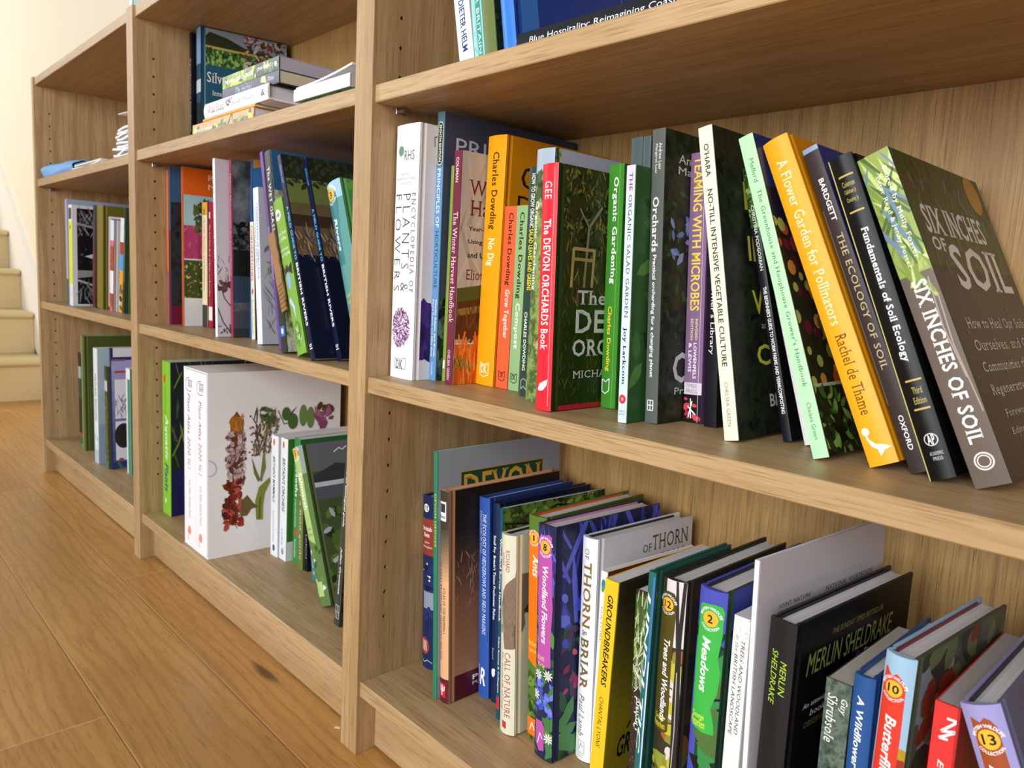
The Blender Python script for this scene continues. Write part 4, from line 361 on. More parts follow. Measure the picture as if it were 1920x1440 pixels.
 ('tall thin white paperback with an almost blank pale cover, behind the black hardback', 'zb2', 'pb', [2.1083, 0.022, 0.0037, 0.299, 2.1607, -4.0333, 0.1946], 0.0943, 'f0f1f6', 'd3cdd2', 'e3e3e4', {}, [], [('T', 'JOINT NATURE', 0.15, 0.38, 0.855, 0.869, '1d1d20', 'r', 'h'), ('T', 'NATIONAL VEGETATION', 0.5, 0.9, 0.853, 0.866, '1d1d20', 'r', 'h')]),
 ('black dust-jacketed hardback with lime green slanted capitals and mushrooms on its spine', 'zb2', 'hb', [2.1132, 0.025, 0.0204, 0.262, 0.2394, -3.9036, 0.1814], 0.0943, '202122', '0c0d0d', 'e3e3e4', {'bulge': 0.002, 'end': '1c1e20'}, [('T', 'MERLIN', 0.56, 0.78, 0.793, 0.89, 'a8cc3a', 'si', 'd'), ('T', 'SHELDRAKE', 0.22, 0.45, 0.762, 0.916, 'a8cc3a', 'si', 'd'), ('E', 0.55, 0.41, 0.003, 0.0024, '5a8a3a'), ('E', 0.38, 0.41, 0.0026, 0.0021, '7aa84a'), ('E', 0.45, 0.38, 0.0028, 0.0022, '4a7a34'), ('E', 0.4, 0.35, 0.0034, 0.0027, 'd86a3a'), ('E', 0.6, 0.355, 0.0026, 0.0021, '5a3a8a'), ('E', 0.28, 0.345, 0.002, 0.0016, '5a3a8a'), ('E', 0.38, 0.32, 0.0034, 0.0027, 'e07a4a'), ('E', 0.62, 0.32, 0.003, 0.0024, 'd86a3a'), ('E', 0.5, 0.28, 0.004, 0.0032, '4a2f80'), ('E', 0.62, 0.27, 0.003, 0.0024, '5a3a8a'), ('E', 0.3, 0.25, 0.002, 0.0016, '7a8a3a'), ('E', 0.66, 0.22, 0.0025, 0.002, '4a7a34'), ('E', 0.35, 0.2, 0.002, 0.0016, 'c86a3a'), ('E', 0.6, 0.18, 0.002, 0.0016, '4a7a34'), ('L', [(0.5, 0.28), (0.4, 0.1)], 0.0006, 'c8c8d0'), ('L', [(0.62, 0.27), (0.5, 0.1)], 0.0006, 'c8c8d0'), ('L', [(0.3, 0.25), (0.45, 0.12)], 0.0006, 'c8c8d0'), ('L', [(0.3, 0.27), (0.7, 0.2)], 0.0006, 'c8c8d0'), ('L', [(0.15, 0.29), (0.4, 0.28)], 0.0006, 'c8c8d0')], [('T', 'MERLIN SHELDRAKE', 0.1, 0.83, 0.835, 0.9, '8f9a50', 'si', 'h'), ('T', 'THE SUNDAY TIMES BESTSELLER', 0.28, 0.72, 0.925, 0.942, '8a8450', 'si', 'h'), ('T', 'An astonishing', 0.1, 0.34, 0.735, 0.755, 'd8d8d8', 'si', 'h'), ('T', 'book', 0.16, 0.28, 0.71, 0.728, 'd8d8d8', 'si', 'h'), ('T', 'OBSERVER', 0.12, 0.3, 0.68, 0.698, '6a6a3a', 's', 'h'), ('T', 'ENTANGLED', 0.12, 0.95, 0.22, 0.33, 'd8d8d0', 's', 'h'), ('T', 'LIFE', 0.12, 0.6, 0.08, 0.18, 'd8d8d0', 's', 'h'), ('S', 39, 0.35, 0.75, 0.5, 0.82, 0.012, ['5a2f8a', '8a5ab8', 'c8b8d8'], 'petal', 28), ('S', 17, 0.2, 0.6, 0.35, 0.6, 0.018, ['3f7a34', '5a9a48'], 'blade', 29)]),
 ('dark green-grey paperback showing an aerial field photo, left of the plain blue spine', 'zb2', 'pb', [2.1508, 0.04, 0.0175, 0.2268, 0.4604, -0.013, 0.13], 0.0943, 'ph:90:26352e,4a5c50,6a7a6c,1c2622', '2a342e', 'c9c2b4', {}, [('T', 'Guy', 0.58, 0.9, 0.9, 0.952, 'f2f2ee', 'ri', 'd'), ('T', 'Shrubsole', 0.12, 0.52, 0.8, 0.955, 'f2f2ee', 'ri', 'd'), ('T', 'The Lost Rainforests', 0.2, 0.5, 0.05, 0.28, 'f2f2ee', 'ri', 'd'), ('S', 30, 0, 1, 0.2, 0.6, 0.03, ['8a968a', '5a6a60'], 'blade', 30)], []),
 ('plain mid-blue cloth hardback with a white title, right of the aerial photo spine', 'zb2', 'hb', [2.1712, 0.04, 0.0138, 0.2382, 1.0001, 0.1127, 0.14], 0.0943, '2c5590', '274a80', 'e3e3e4', {}, [('T', 'A Wildflower Year', 0.28, 0.62, 0.643, 0.941, 'f2f6fa', 'bi', 'd')], []),
 ('thick hardback with a red ragged panel numbered ten and crimson board edges', 'zb2', 'hb', [2.1852, 0.035, 0.0192, 0.2643, -0.3153, -4.3001, 0.1527], 0.0944, '9cc0d8', '4a5540', 'e3e3e4', {'bulge': 0.004, 'board': '7a1f2c', 'end': '7a1f2c'}, [('R', 0.6, 1, 0, 0.7, '7a7a3a'), ('S', 40, 0.55, 1, 0, 0.75, 0.02, ['8a8a30', '5a6a2a', 'b8962a', 'a03a2a', 'a8c0cc'], 'petal', 31), ('P', [(0.03, 0), (0.03, 0.6), (0.05, 0.9), (0.08, 0.96), (0.13, 0.965), (0.22, 0.955), (0.34, 0.945), (0.5, 0.955), (0.66, 0.945), (0.8, 0.93), (0.82, 0.8), (0.78, 0.5), (0.8, 0.2), (0.76, 0.0)], 'dc4030'), ('E', 0.438, 0.915, 0.0055, 0.0055, 'e9b63a'), ('T', '10', 0.249, 0.627, 0.904, 0.926, '1a1a16', 'b', 'h'), ('A', 0.438, 0.915, 0.0065, 'BRITISH WILDLIFE', 170, 10, 0.002, 'ffffff'), ('A', 0.438, 0.915, 0.0065, 'COLLECTION', 215, 325, 0.002, 'ffffff'), ('T', 'Butterflies', 0.3, 0.66, 0.673, 0.846, 'ffffff', 'bi', 'd')], [('R', 0, 0.4, 0.7, 1, '8a9aa4'), ('R', 0, 1, 0, 0.35, '8a8a2a'), ('S', 132, 0, 1, 0.2, 1, 0.03, ['5a6058', '3a4038', '6f7a52', '8a3a2a'], 'petal', 32), ('P', [(0.5, 0.4), (0.5, 0.86), (0.6, 0.9), (0.8, 0.88), (0.85, 0.6), (0.8, 0.4)], 'a02a24'), ('E', 0.74, 0.82, 0.009, 0.009, 'b8862a'), ('T', '10', 0.7, 0.78, 0.8, 0.84, '1a1a16', 'b', 'h')]),
 ('plain red paperback with a white zigzag monogram, left of the leaning lilac and brown one', 'zb2', 'pb', [2.2194, 0.035, 0.0142, 0.2436, 0.3979, 0.0339, 0.15], 0.0943, 'd93a38', 'a82a2a', 'b9b2ab', {}, [('L', [(0.532, 0.964), (0.937, 0.964), (0.365, 0.926), (0.956, 0.937), (0.31, 0.907), (0.658, 0.91)], 0.0016, 'fff4f0'), ('T', 'Ecology and Natural History', 0.3, 0.62, 0.2, 0.85, 'fff4f0', 'ri', 'd'), ('R', 0.9, 1, 0, 1, 'b82a2c')], []),
 ('hardback leaning left with a brown panel numbered thirteen on a lilac spine', 'zb2', 'hb', [2.3402, 0.02, 0.0214, 0.2762, 22.5694, -0.0469, 0.165], 0.0943, '9c98cc', '6a6a88', 'e3e3e4', {'bulge': 0.004, 'end': '23281f'}, [('S', 30, 0.0, 1, 0, 0.7, 0.03, ['7aa83a', '5a8a2e', 'a8c85a', '3a5a24'], 'leaf', 33), ('P', [(0.16, 0), (0.16, 0.6), (0.18, 0.9), (0.2, 0.975), (0.3, 0.97), (0.42, 0.965), (0.55, 0.975), (0.68, 0.97), (0.8, 0.955), (0.82, 0.8), (0.8, 0.5), (0.82, 0.0)], 'a04f2c'), ('E', 0.514, 0.931, 0.0056, 0.0056, 'e9b63a'), ('T', '13', 0.347, 0.682, 0.92, 0.942, '1a1a16', 'b', 'h'), ('A', 0.514, 0.931, 0.0066, 'BRITISH WILDLIFE', 170, 10, 0.002, 'ffffff'), ('A', 0.514, 0.931, 0.0066, 'COLLECTION', 215, 325, 0.002, 'ffffff'), ('T', 'Heathland', 0.32, 0.64, 0.45, 0.88, 'ffffff', 'bi', 'd')], [('S', 66, 0, 1, 0.3, 0.9, 0.024, ['6a8a3a', '3a4a2a', '8a88b8'], 'leaf', 34)]),
 ('very thin orange-edged paperback, leftmost on its shelf in the middle bookcase', 'm1', 'pb', [0.821, 0.0556, 0.0083, 0.2905, 0, 0.0171, 0.18], 0.4676, 'd8703a', '8a3a3a', 'e3e3e4', {}, [('R', 0, 1, 0, 0.35, 'a85a68')], []),
 ('thin slate blue paperback with a dark rock photo and maroon foot', 'm1', 'pb', [0.8328, 0.055, 0.0087, 0.2968, -0.2293, 0.0061, 0.19], 0.4676, '3a5a7a', 'ph:30:1c1f22,3a3a3c,2a2c30,121416', 'e3e3e4', {}, [('R', 0, 1, 0.0, 0.6, '5a2a3a')], [('R', 0, 1, 0.78, 1, '3f5f80'), ('R', 0, 1, 0, 0.12, '7a1f38')]),
 ('paperback with an orange band over a heath and moss photo cover', 'm1', 'pb', [0.8758, 0.0637, 0.0077, 0.2947, 0.4221, 0.0107, 0.19], 0.4676, 'c8602a', '9fc2cc', 'e3e3e4', {}, [], [('R', 0, 1, 0.83, 1, 'd8621c'), ('T', 'Reptile Habitat', 0.25, 0.95, 0.918, 0.966, 'f4d8c0', 's', 'h'), ('T', 'Management', 0.25, 0.85, 0.862, 0.908, 'f4d8c0', 's', 'h'), ('R', 0, 1, 0.43, 0.64, 'a83a68'), ('S', 198, 0, 1, 0.42, 0.64, 0.012, ['c05a88', '8a2a54', 'd88aa8'], 'blade', 1), ('S', 88, 0.1, 0.7, 0.6, 0.82, 0.018, ['3a4a2a', '4f5f34'], 'leaf', 2), ('R', 0, 1, 0.18, 0.42, '3a4a20'), ('S', 308, 0, 1, 0.18, 0.42, 0.0072, ['8a9a3a', '6a7a28', 'b8b85a', '7a2a4a'], 'leaf', 3), ('R', 0, 1, 0.425, 0.43, 'e8e8e0'), ('R', 0, 1, 0, 0.18, 'dcdcdc'), ('T', 'Paul Edgar', 0.3, 0.7, 0.13, 0.15, '8a8a8a', 's', 'h'), ('T', 'amphibian and reptile', 0.3, 0.95, 0.07, 0.1, '3a3a3a', 'b', 'h'), ('T', 'conservation', 0.3, 0.9, 0.04, 0.065, 'c8603a', 'b', 'h')]),
 ('cream-spined paperback with a black foot, left of the deep red spine', 'm1', 'pb', [0.8929, 0.0951, 0.0235, 0.2319, 0.131, -0.0062, 0.15], 0.4676, 'e8dcb0', '2a2a24', 'e3e3e4', {}, [('R', 0, 1, 0, 0.18, '2a2c2a'), ('R', 0, 1, 0.9, 1, 'e0a83a'), ('T', 'X', 0.3, 0.7, 0.9, 0.95, '1a1a1a', 'b', 'h'), ('T', 'British Reptiles and Amphibians', 0.3, 0.6, 0.3, 0.86, '6a6248', 's', 'd')], []),
 ('deep red hardback with a white library sticker at its foot', 'm1', 'hb', [0.917, 0.0974, 0.0215, 0.2321, -0.1329, 0.0202, 0.15], 0.4677, 'a01c34', '5a1420', 'e3e3e4', {}, [('R', 0.1, 0.9, 0.06, 0.17, 'ecebe6'), ('T', 'The Red Data Book of Moths and Butterflies', 0.3, 0.6, 0.25, 0.82, 'f0d8d8', 's', 'd'), ('R', 0.3, 0.6, 0.87, 0.92, 'f0d8d8')], []),
 ('white paperback with brown pressed-plant drawings on its cover', 'm1', 'pb', [1.1162, 0.0308, 0.0088, 0.2853, 2.4369, 0.057, 0.2], 0.4676, 'eceef4', 'cdc8ce', 'e3e3e4', {}, [('T', 'The Meadow Handbook', 0.3, 0.6, 0.3, 0.9, '5a5a60', 's', 'd')], [('S', 57, 0.0, 0.6, 0.3, 0.46, 0.0132, ['6a4a44', '8a6a5c', '5a3c38'], 'blade', 4), ('L', [(0.032, 0.29), (0.062, 0.22), (0.113, 0.176)], 0.0018, '6a5048'), ('L', [(0, 0.175), (0.046, 0.086), (0.11, 0.023)], 0.0018, '5a3c3c'), ('S', 30, 0.0, 0.35, 0.27, 0.31, 0.0108, ['5a4040', '6a4c48'], 'petal', 5), ('S', 26, 0.0, 0.2, 0.02, 0.08, 0.0072, ['2f4a34', '40604a'], 'leaf', 6)]),
 ('magenta-spined paperback with a grey sky and meadow photo cover', 'm1', 'pb', [1.1256, 0.0525, 0.0092, 0.2859, 1.8555, 0.0276, 0.2], 0.4676, '9a3a58', 'ph:16:2c3036,474b51,6d7178,8b8f95', 'e3e3e4', {}, [('T', 'Habitat Management for Invertebrates', 0.25, 0.7, 0.35, 0.92, 'f0d8e0', 's', 'd')], [('R', 0, 1, 0.35, 0.5, '1f211f'), ('S', 286, 0, 1, 0.48, 0.66, 0.012, ['24281e', '2c3124', '161a14'], 'leaf', 8), ('T', 'Habitat', 0.22, 0.6, 0.435, 0.478, 'f0f0f0', 'b', 'h'), ('T', 'A PRACTICAL GUIDE', 0.22, 0.75, 0.395, 0.415, 'd8d8d8', 'b', 'h'), ('R', 0, 1, 0.2, 0.35, '3a4658'), ('R', 0, 1, 0, 0.05, '3a3c40'), ('R', 0, 1, 0.05, 0.15, '4a5058')]),
 ('tall paperback with a blue and orange photo, only its top showing behind the cream one', 'm1', 'pb', [1.1536, 0.072, 0.0057, 0.286, -0.0516, 0.0027, 0.19], 0.4676, '2a5a94', '3f78b8', 'e3e3e4', {}, [], [('P', [(0, 0.95), (0.3, 1), (0, 1)], 'd0984a')]),
 ('short cream paperback with red capitals and a dark cover', 'm1', 'pb', [1.1692, 0.0686, 0.012, 0.1876, 2.8075, 0.0463, 0.13], 0.4676, 'f2ecd8', '20281e', 'e3e3e4', {}, [('T', 'CORNERSTONES', 0.25, 0.8, 0.5, 0.97, 'd83a30', 'b', 'd'), ('P', [(0.3, 0.4), (0.6, 0.38), (0.8, 0.42), (0.5, 0.44)], 'c83038'), ('T', 'Benedict Macdonald', 0.3, 0.7, 0.05, 0.34, '5a7a58', 's', 'd')], []),
 ('white slim paperback with grey botanical line drawings on its pale cover', 'm1', 'pb', [1.2506, 0.0411, 0.0173, 0.2337, 4.7504, 0.1169, 0.165], 0.4676, 'e4eaf4', 'bcc2c6', 'e3e3e4', {}, [('T', 'CONSERVATION OF HERBACEOUS', 0.55, 0.85, 0.42, 0.9, '3a5a8a', 's', 'd'), ('T', 'Grassland plants and their care', 0.2, 0.45, 0.5, 0.88, '3a5a8a', 's', 'd')], [('S', 154, 0.05, 0.95, 0.1, 0.6, 0.024, ['9aa0a2', '8a9294', 'aab0b0', '7f888a'], 'blade', 9), ('S', 66, 0.05, 0.95, 0.45, 0.8, 0.012, ['7a7a78', '96948e'], 'leaf', 10), ('P', [(0.72, 0.04), (0.8, 0.09), (0.95, 0.06), (0.86, 0.02)], '4a5054')]),
 ('violet-spined leaning paperback, left of the dark grey spine', 'm1', 'pb', [1.337, 0.0343, 0.0096, 0.2882, 13.6707, 0.3782, 0.2], 0.4676, '6a4a9c', '4a3a5c', 'e3e3e4', {}, [('T', 'Woodland management', 0.3, 0.7, 0.35, 0.62, 'd8cce8', 's', 'd'), ('R', 0.8, 1, 0, 0.9, '5a3a2a')], []),
 ('charcoal leaning paperback with a white serif title, cardboard scrap in front of it', 'm1', 'pb', [1.3784, 0.0172, 0.0173, 0.2794, 12.0326, 0.5104, 0.2], 0.4676, '34383a', 'ph:25:3f78a8,d8d4b8,6a7a3a,2a2e20', 'e3e3e4', {}, [('T', 'The WET GRASSLAND', 0.3, 0.72, 0.48, 0.92, 'f0f0ea', 'r', 'd'), ('T', 'Guide', 0.3, 0.65, 0.37, 0.46, 'f0f0ea', 'r', 'd'), ('P', [(0.15, 0.08), (0.85, 0.08), (0.85, 0.13), (0.15, 0.13)], '3a78c8'), ('E', 0.5, 0.105, 0.003, 0.004, 'f4f4f4')], [('R', 0, 1, 0.8, 1, '2f5f8a')]),
 ('pale green leaning hardback with a white number sticker and a bee-like insect on its spine', 'm1', 'hb', [1.428, 0.0157, 0.0251, 0.2159, 20.0745, 0.7543, 0.15], 0.4676, '7fae4a', '5d8a34', 'e3e3e4', {}, [('E', 0.42, 0.9, 0.0078, 0.0078, 'f4f4f4'), ('T', '148', 0.22, 0.62, 0.885, 0.915, '2a2a2a', 'b', 'h'), ('T', 'Ponds, Pools', 0.12, 0.9, 0.765, 0.79, 'f0f6e4', 'r', 'h'), ('T', 'and Puddles', 0.12, 0.85, 0.73, 0.755, 'f0f6e4', 'r', 'h'), ('T', 'JEREMY BIGGS', 0.1, 0.9, 0.66, 0.68, 'f0f6e4', 's', 'h'), ('T', 'PENNY WILLIAMS', 0.1, 0.95, 0.63, 0.65, 'f0f6e4', 's', 'h'), ('E', 0.5, 0.54, 0.004, 0.007, '4a3a20'), ('E', 0.5, 0.47, 0.0048, 0.012, '8ab0e0'), ('P', [(0.05, 0.58), (0.45, 0.54), (0.1, 0.5)], '3a3a2a'), ('P', [(0.95, 0.58), (0.55, 0.54), (0.9, 0.5)], '3a3a2a'), ('P', [(0.1, 0.35), (0.5, 0.3), (0.6, 0.22), (0.7, 0.3), (0.4, 0.37)], 'b8d0e8'), ('E', 0.55, 0.13, 0.009, 0.018, '5a8f3c'), ('T', 'N', 0.4, 0.65, 0.14, 0.18, 'f0f6e4', 'r', 'h'), ('T', 'N', 0.45, 0.7, 0.09, 0.125, 'f0f6e4', 'r', 'h'), ('S', 20, 0, 1, 0, 0.3, 0.012, ['8fc04a', '6a9a34', 'a8cc68'], 'blade', 11)], []),
 ('dark navy leaning paperback with a white and blue title, beside the pale green spine', 'm1', 'pb', [1.4738, 0.0107, 0.0107, 0.2806, 20.9332, 0.5258, 0.2], 0.4676, '161c3c', '12182e', 'e3e3e4', {}, [('T', 'GEORGE & ANDY', 0.3, 0.7, 0.86, 0.95, '5fb0e0', 's', 'd'), ('T', 'A FIELD GUIDE TO', 0.28, 0.75, 0.48, 0.745, '5fc0ea', 'b', 'd'), ('T', 'BRITISH RIVERS', 0.28, 0.75, 0.16, 0.465, 'ffffff', 'b', 'd'), ('T', 'WILEY', 0.2, 0.8, 0.06, 0.075, 'ffffff', 'b', 'h'), ('R', 0.2, 0.8, 0.05, 0.055, 'ffffff')], [('R', 0, 1, 0.5, 1, '6a5a3a'), ('R', 0, 1, 0.88, 1, '2a2f24'), ('R', 0, 1, 0.76, 0.88, '6f7a40'), ('R', 0, 1, 0.64, 0.7, '3f2f24'), ('S', 320, 0, 1, 0.5, 0.64, 0.0204, ['a8845c', '7a5c38', '3a4070', 'b8986e', '5d4a34', '6a5030'], 'blade', 12), ('S', 242, 0, 1, 0.84, 1, 0.0108, ['1f2a18', '2c3620', '38442a'], 'leaf', 13), ('T', 'A FIELD GUIDE TO', 0.3, 0.98, 0.36, 0.42, '4a9ad0', 'b', 'h'), ('T', 'ENGLISH RIVERS', 0.4, 0.98, 0.26, 0.33, 'f4f4f4', 'b', 'h'), ('T', 'GEORGE', 0.5, 0.9, 0.18, 0.21, '4a9ad0', 'b', 'h'), ('T', 'ANDY', 0.5, 0.8, 0.13, 0.16, '4a9ad0', 'b', 'h')]),
 ('dark navy leaning paperback with a white and blue title, beside the teal rounded spine', 'm1', 'pb', [1.487, 0.0412, 0.0105, 0.2804, 21.2153, 0.4946, 0.2], 0.4676, '161c3c', '12182e', 'e3e3e4', {}, [('T', 'GEORGE & ANDY', 0.3, 0.7, 0.86, 0.95, '5fb0e0', 's', 'd'), ('T', 'A FIELD GUIDE TO', 0.28, 0.75, 0.48, 0.745, '5fc0ea', 'b', 'd'), ('T', 'BRITISH RIVERS', 0.28, 0.75, 0.16, 0.465, 'ffffff', 'b', 'd'), ('T', 'WILEY', 0.2, 0.8, 0.06, 0.075, 'ffffff', 'b', 'h'), ('R', 0.2, 0.8, 0.05, 0.055, 'ffffff')], [('R', 0, 1, 0.5, 1, '6a5a3a'), ('R', 0, 1, 0.88, 1, '2a2f24'), ('R', 0, 1, 0.76, 0.88, '6f7a40'), ('R', 0, 1, 0.64, 0.7, '3f2f24'), ('S', 320, 0, 1, 0.5, 0.64, 0.0204, ['a8845c', '7a5c38', '3a4070', 'b8986e', '5d4a34', '6a5030'], 'blade', 12), ('S', 242, 0, 1, 0.84, 1, 0.0108, ['1f2a18', '2c3620', '38442a'], 'leaf', 13), ('T', 'A FIELD GUIDE TO', 0.3, 0.98, 0.36, 0.42, '4a9ad0', 'b', 'h'), ('T', 'ENGLISH RIVERS', 0.4, 0.98, 0.26, 0.33, 'f4f4f4', 'b', 'h'), ('T', 'GEORGE', 0.5, 0.9, 0.18, 0.21, '4a9ad0', 'b', 'h'), ('T', 'ANDY', 0.5, 0.8, 0.13, 0.16, '4a9ad0', 'b', 'h')]),
 ('teal rounded hardback numbered three, leaning against the upright of the middle bookcase', 'm1', 'hb', [1.5476, 0.0344, 0.0317, 0.2349, 20.4711, 0.817, 0.165], 0.4676, '5f9a94', '5a9a58', 'e3e3e4', {'bulge': 0.004}, [('R', 0, 1, 0.9, 1, '9fc8dc'), ('P', [(0, 0.964), (0.115, 0.981), (0.455, 0.966), (0.688, 0.936), (0.744, 0.884), (0.579, 0.693), (0.561, 0.538), (0, 0.546), (0, 0.729)], '3f7f88'), ('E', 0.349, 0.935, 0.0085, 0.0085, 'e9b63a'), ('T', '3', 0.252, 0.445, 0.916, 0.953, '1a1a16', 'b', 'h'), ('A', 0.349, 0.935, 0.01, 'BRITISH WILDLIFE', 170, 10, 0.0031, 'ffffff'), ('A', 0.349, 0.935, 0.01, 'COLLECTION', 215, 325, 0.0031, 'ffffff'), ('T', 'Rivers', 0.26, 0.5, 0.62, 0.8, 'ffffff', 'bi', 'd'), ('T', 'Nigel Holmes', 0.2, 0.6, 0.36, 0.385, 'e8e84a', 's', 'h'), ('T', '& Paul Raven', 0.2, 0.6, 0.33, 0.35, 'e8e84a', 's', 'h'), ('S', 20, 0, 1, 0, 0.24, 0.02, ['8ac06a', 'b8d88a', '4a7a3a'], 'leaf', 14)], [('S', 66, 0, 1, 0.3, 1, 0.024, ['4f9a3a', '3a7a34', '6fb04a'], 'leaf', 15)]),
 ('lime green thick paperback with a dark cover, leftmost on its bottom shelf', 'zb1', 'pb', [0.8315, 0.0404, 0.0409, 0.3033, -0.2739, 0.7064, 0.21], 0.0945, '86c83a', '20262a', 'e3e3e4', {}, [('P', [(0.2, 0.9), (0.5, 0.92), (0.4, 0.86), (0.2, 0.86)], 'd84a2a'), ('T', 'A field guide to the', 0.3, 0.55, 0.66, 0.84, '5a8a2a', 's', 'd'), ('T', 'Aquatic', 0.28, 0.75, 0.36, 0.66, 'f4faf0', 'Ri', 'd'), ('T', 'Plants', 0.28, 0.75, 0.15, 0.345, '1f3f7a', 'Ri', 'd'), ('E', 0.4, 0.09, 0.003, 0.005, 'f4faf0')], [('R', 0, 1, 0, 0.3, '1f2050'), ('S', 88, 0, 1, 0.3, 1, 0.036, ['3a5a24', '2a3a1c', '6a8a3a', '6a5060'], 'blade', 16)]),
 ('white paperback with a black title at mid spine, left of its green-lettered twin', 'zb1', 'pb', [1.1635, 0.1067, 0.0249, 0.2111, -0.1408, 0.3606, 0.15], 0.0944, 'e8ecf0', 'c8ccd0', 'e3e3e4', {}, [('T', "BRITAIN'S MAMMALS", 0.28, 0.62, 0.45, 0.83, '14202a', 'bi', 'd'), ('E', 0.42, 0.945, 0.003, 0.006, 'd84a3a'), ('T', 'Dominic Couzens & colleagues', 0.3, 0.55, 0.12, 0.38, '5a6a78', 's', 'd'), ('E', 0.5, 0.07, 0.004, 0.006, '4a5a6a')], []),
 ('white paperback with a dark green title, touching the bright green spine', 'zb1', 'pb', [1.1892, 0.11, 0.0239, 0.2111, -0.8605, 0.4711, 0.15], 0.0947, 'e6ecf0', '3a7a2a', 'e3e3e4', {}, [('T', "BRITAIN'S ORCHIDS", 0.3, 0.72, 0.4, 0.84, '1f5a4a', 'bi', 'd'), ('E', 0.42, 0.945, 0.003, 0.006, 'd84a3a'), ('T', 'Sean Cole and Mike Waller', 0.3, 0.55, 0.12, 0.26, '5a6a78', 's', 'd'), ('E', 0.5, 0.07, 0.004, 0.006, '8a9aa8')], [('R', 0, 1, 0, 0.16, 'dce4dc')]),
 ('bright mid-green paperback lettered in white, behind the pale leaning spine', 'zb1', 'pb', [1.2201, 0.1186, 0.0202, 0.2149, -0.7766, 0.3189, 0.14], 0.0946, '3a8a48', '2a6a38', 'e3e3e4', {}, [('T', 'Moths', 0.3, 0.7, 0.54, 0.76, 'f4faf0', 'R', 'd'), ('T', 'of Great Britain and Ireland', 0.3, 0.55, 0.3, 0.52, 'e0ecd8', 's', 'd'), ('P', [(0.3, 0.22), (0.8, 0.25), (0.7, 0.29), (0.35, 0.27)], 'd83a2a'), ('T', 'Second edition', 0.3, 0.6, 0.05, 0.2, 'e0ecd8', 's', 'd')], []),
 ('olive green paperback with pale lettering, half hidden by the pale green leaning spine', 'zb1', 'pb', [1.2478, 0.1139, 0.0169, 0.2027, 0.6646, 0.1288, 0.14], 0.0943, '6f7a42', '4a5230', 'e3e3e4', {}, [('T', 'FUNGI a field guide', 0.3, 0.7, 0.08, 0.9, 'd8d8b0', 'r', 'd')], []),
 ('thin black paperback between the olive and the teal spines', 'zb1', 'pb', [1.2658, 0.1179, 0.0079, 0.2061, 0.8037, 0.0589, 0.14], 0.0943, '1a1e26', '14161c', 'e3e3e4', {}, [('T', 'Lichens', 0.3, 0.7, 0.1, 0.3, 'd8d8d8', 's', 'd')], []),
 ('small teal leaning paperback, right of the thin black spine', 'zb1', 'pb', [1.3056, 0.1097, 0.0152, 0.1925, 10.1598, 0.0473, 0.13], 0.0943, '1f8a88', '186a68', 'e3e3e4', {}, [('T', 'Wild Guides', 0.3, 0.65, 0.1, 0.4, 'd8ecec', 's', 'd'), ('F', 0.5, 0.06, 0.004, 5, 'e8f4f4')], []),
 ('leaning hardback numbered five with gulls over green marsh creeks on its cover', 'zb1', 'hb', [1.4038, 0.0702, 0.0325, 0.2374, 23.5167, -0.3043, 0.165], 0.0943, '5a7a44', '4a5a34', 'e3e3e4', {'bulge': 0.003}, [('R', 0, 1, 0.82, 1, '8a9a90'), ('P', [(0.06, 0.42), (0.06, 0.95), (0.4, 0.97), (0.7, 0.94), (0.66, 0.6), (0.72, 0.38), (0.4, 0.4)], 'a8c878'), ('E', 0.34, 0.964, 0.0085, 0.0085, 'e9b63a'), ('T', '5', 0.246, 0.434, 0.945, 0.983, '1a1a16', 'b', 'h'), ('A', 0.34, 0.964, 0.01, 'BRITISH WILDLIFE', 170, 10, 0.0031, 'ffffff'), ('A', 0.34, 0.964, 0.01, 'COLLECTION', 215, 325, 0.0031, 'ffffff'), ('T', 'Saltmarsh', 0.28, 0.62, 0.6, 0.84, 'f6faf0', 'bi', 'd'), ('T', 'Clive', 0.2, 0.6, 0.47, 0.49, '5a7a3a', 's', 'h'), ('T', 'Chatters', 0.18, 0.66, 0.435, 0.455, '5a7a3a', 's', 'h'), ('S', 16, 0, 1, 0.08, 0.36, 0.012, ['b8b4d0', 'd8d8e4', '3a5a2a', '6a8a4a'], 'petal', 17), ('R', 0.1, 0.7, 0.06, 0.15, 'a8cc7a')], [('R', 0, 1, 0.82, 1, '6a6a70'), ('P', [(0, 0.78), (0.3, 0.86), (0.6, 0.82), (1, 0.88), (1, 0.75), (0, 0.75)], '3a3c40'), ('R', 0, 1, 0.72, 0.75, 'c8ccd4'), ('R', 0, 1, 0.64, 0.72, '5a5c66'), ('S', 154, 0, 1, 0.0, 0.64, 0.021, ['5f7a2f', '4a6324', '2a381c', '6a8038', '55702c'], 'petal', 18), ('S', 19, 0, 1, 0.05, 0.6, 0.018, ['b8b8c8', 'a8aabc'], 'leaf', 19), ('L', [(0.3, 0.93), (0.36, 0.955), (0.39, 0.94), (0.44, 0.96)], 0.0016, 'f0f0f4'), ('L', [(0.55, 0.93), (0.6100000000000001, 0.955), (0.64, 0.94), (0.6900000000000001, 0.96)], 0.0016, 'f0f0f4'), ('L', [(0.75, 0.93), (0.81, 0.955), (0.84, 0.94), (0.89, 0.96)], 0.0016, 'f0f0f4'), ('L', [(0.1, 0.25), (0.4, 0.35), (0.7, 0.33), (0.95, 0.42)], 0.006, 'c8ccd8')]),
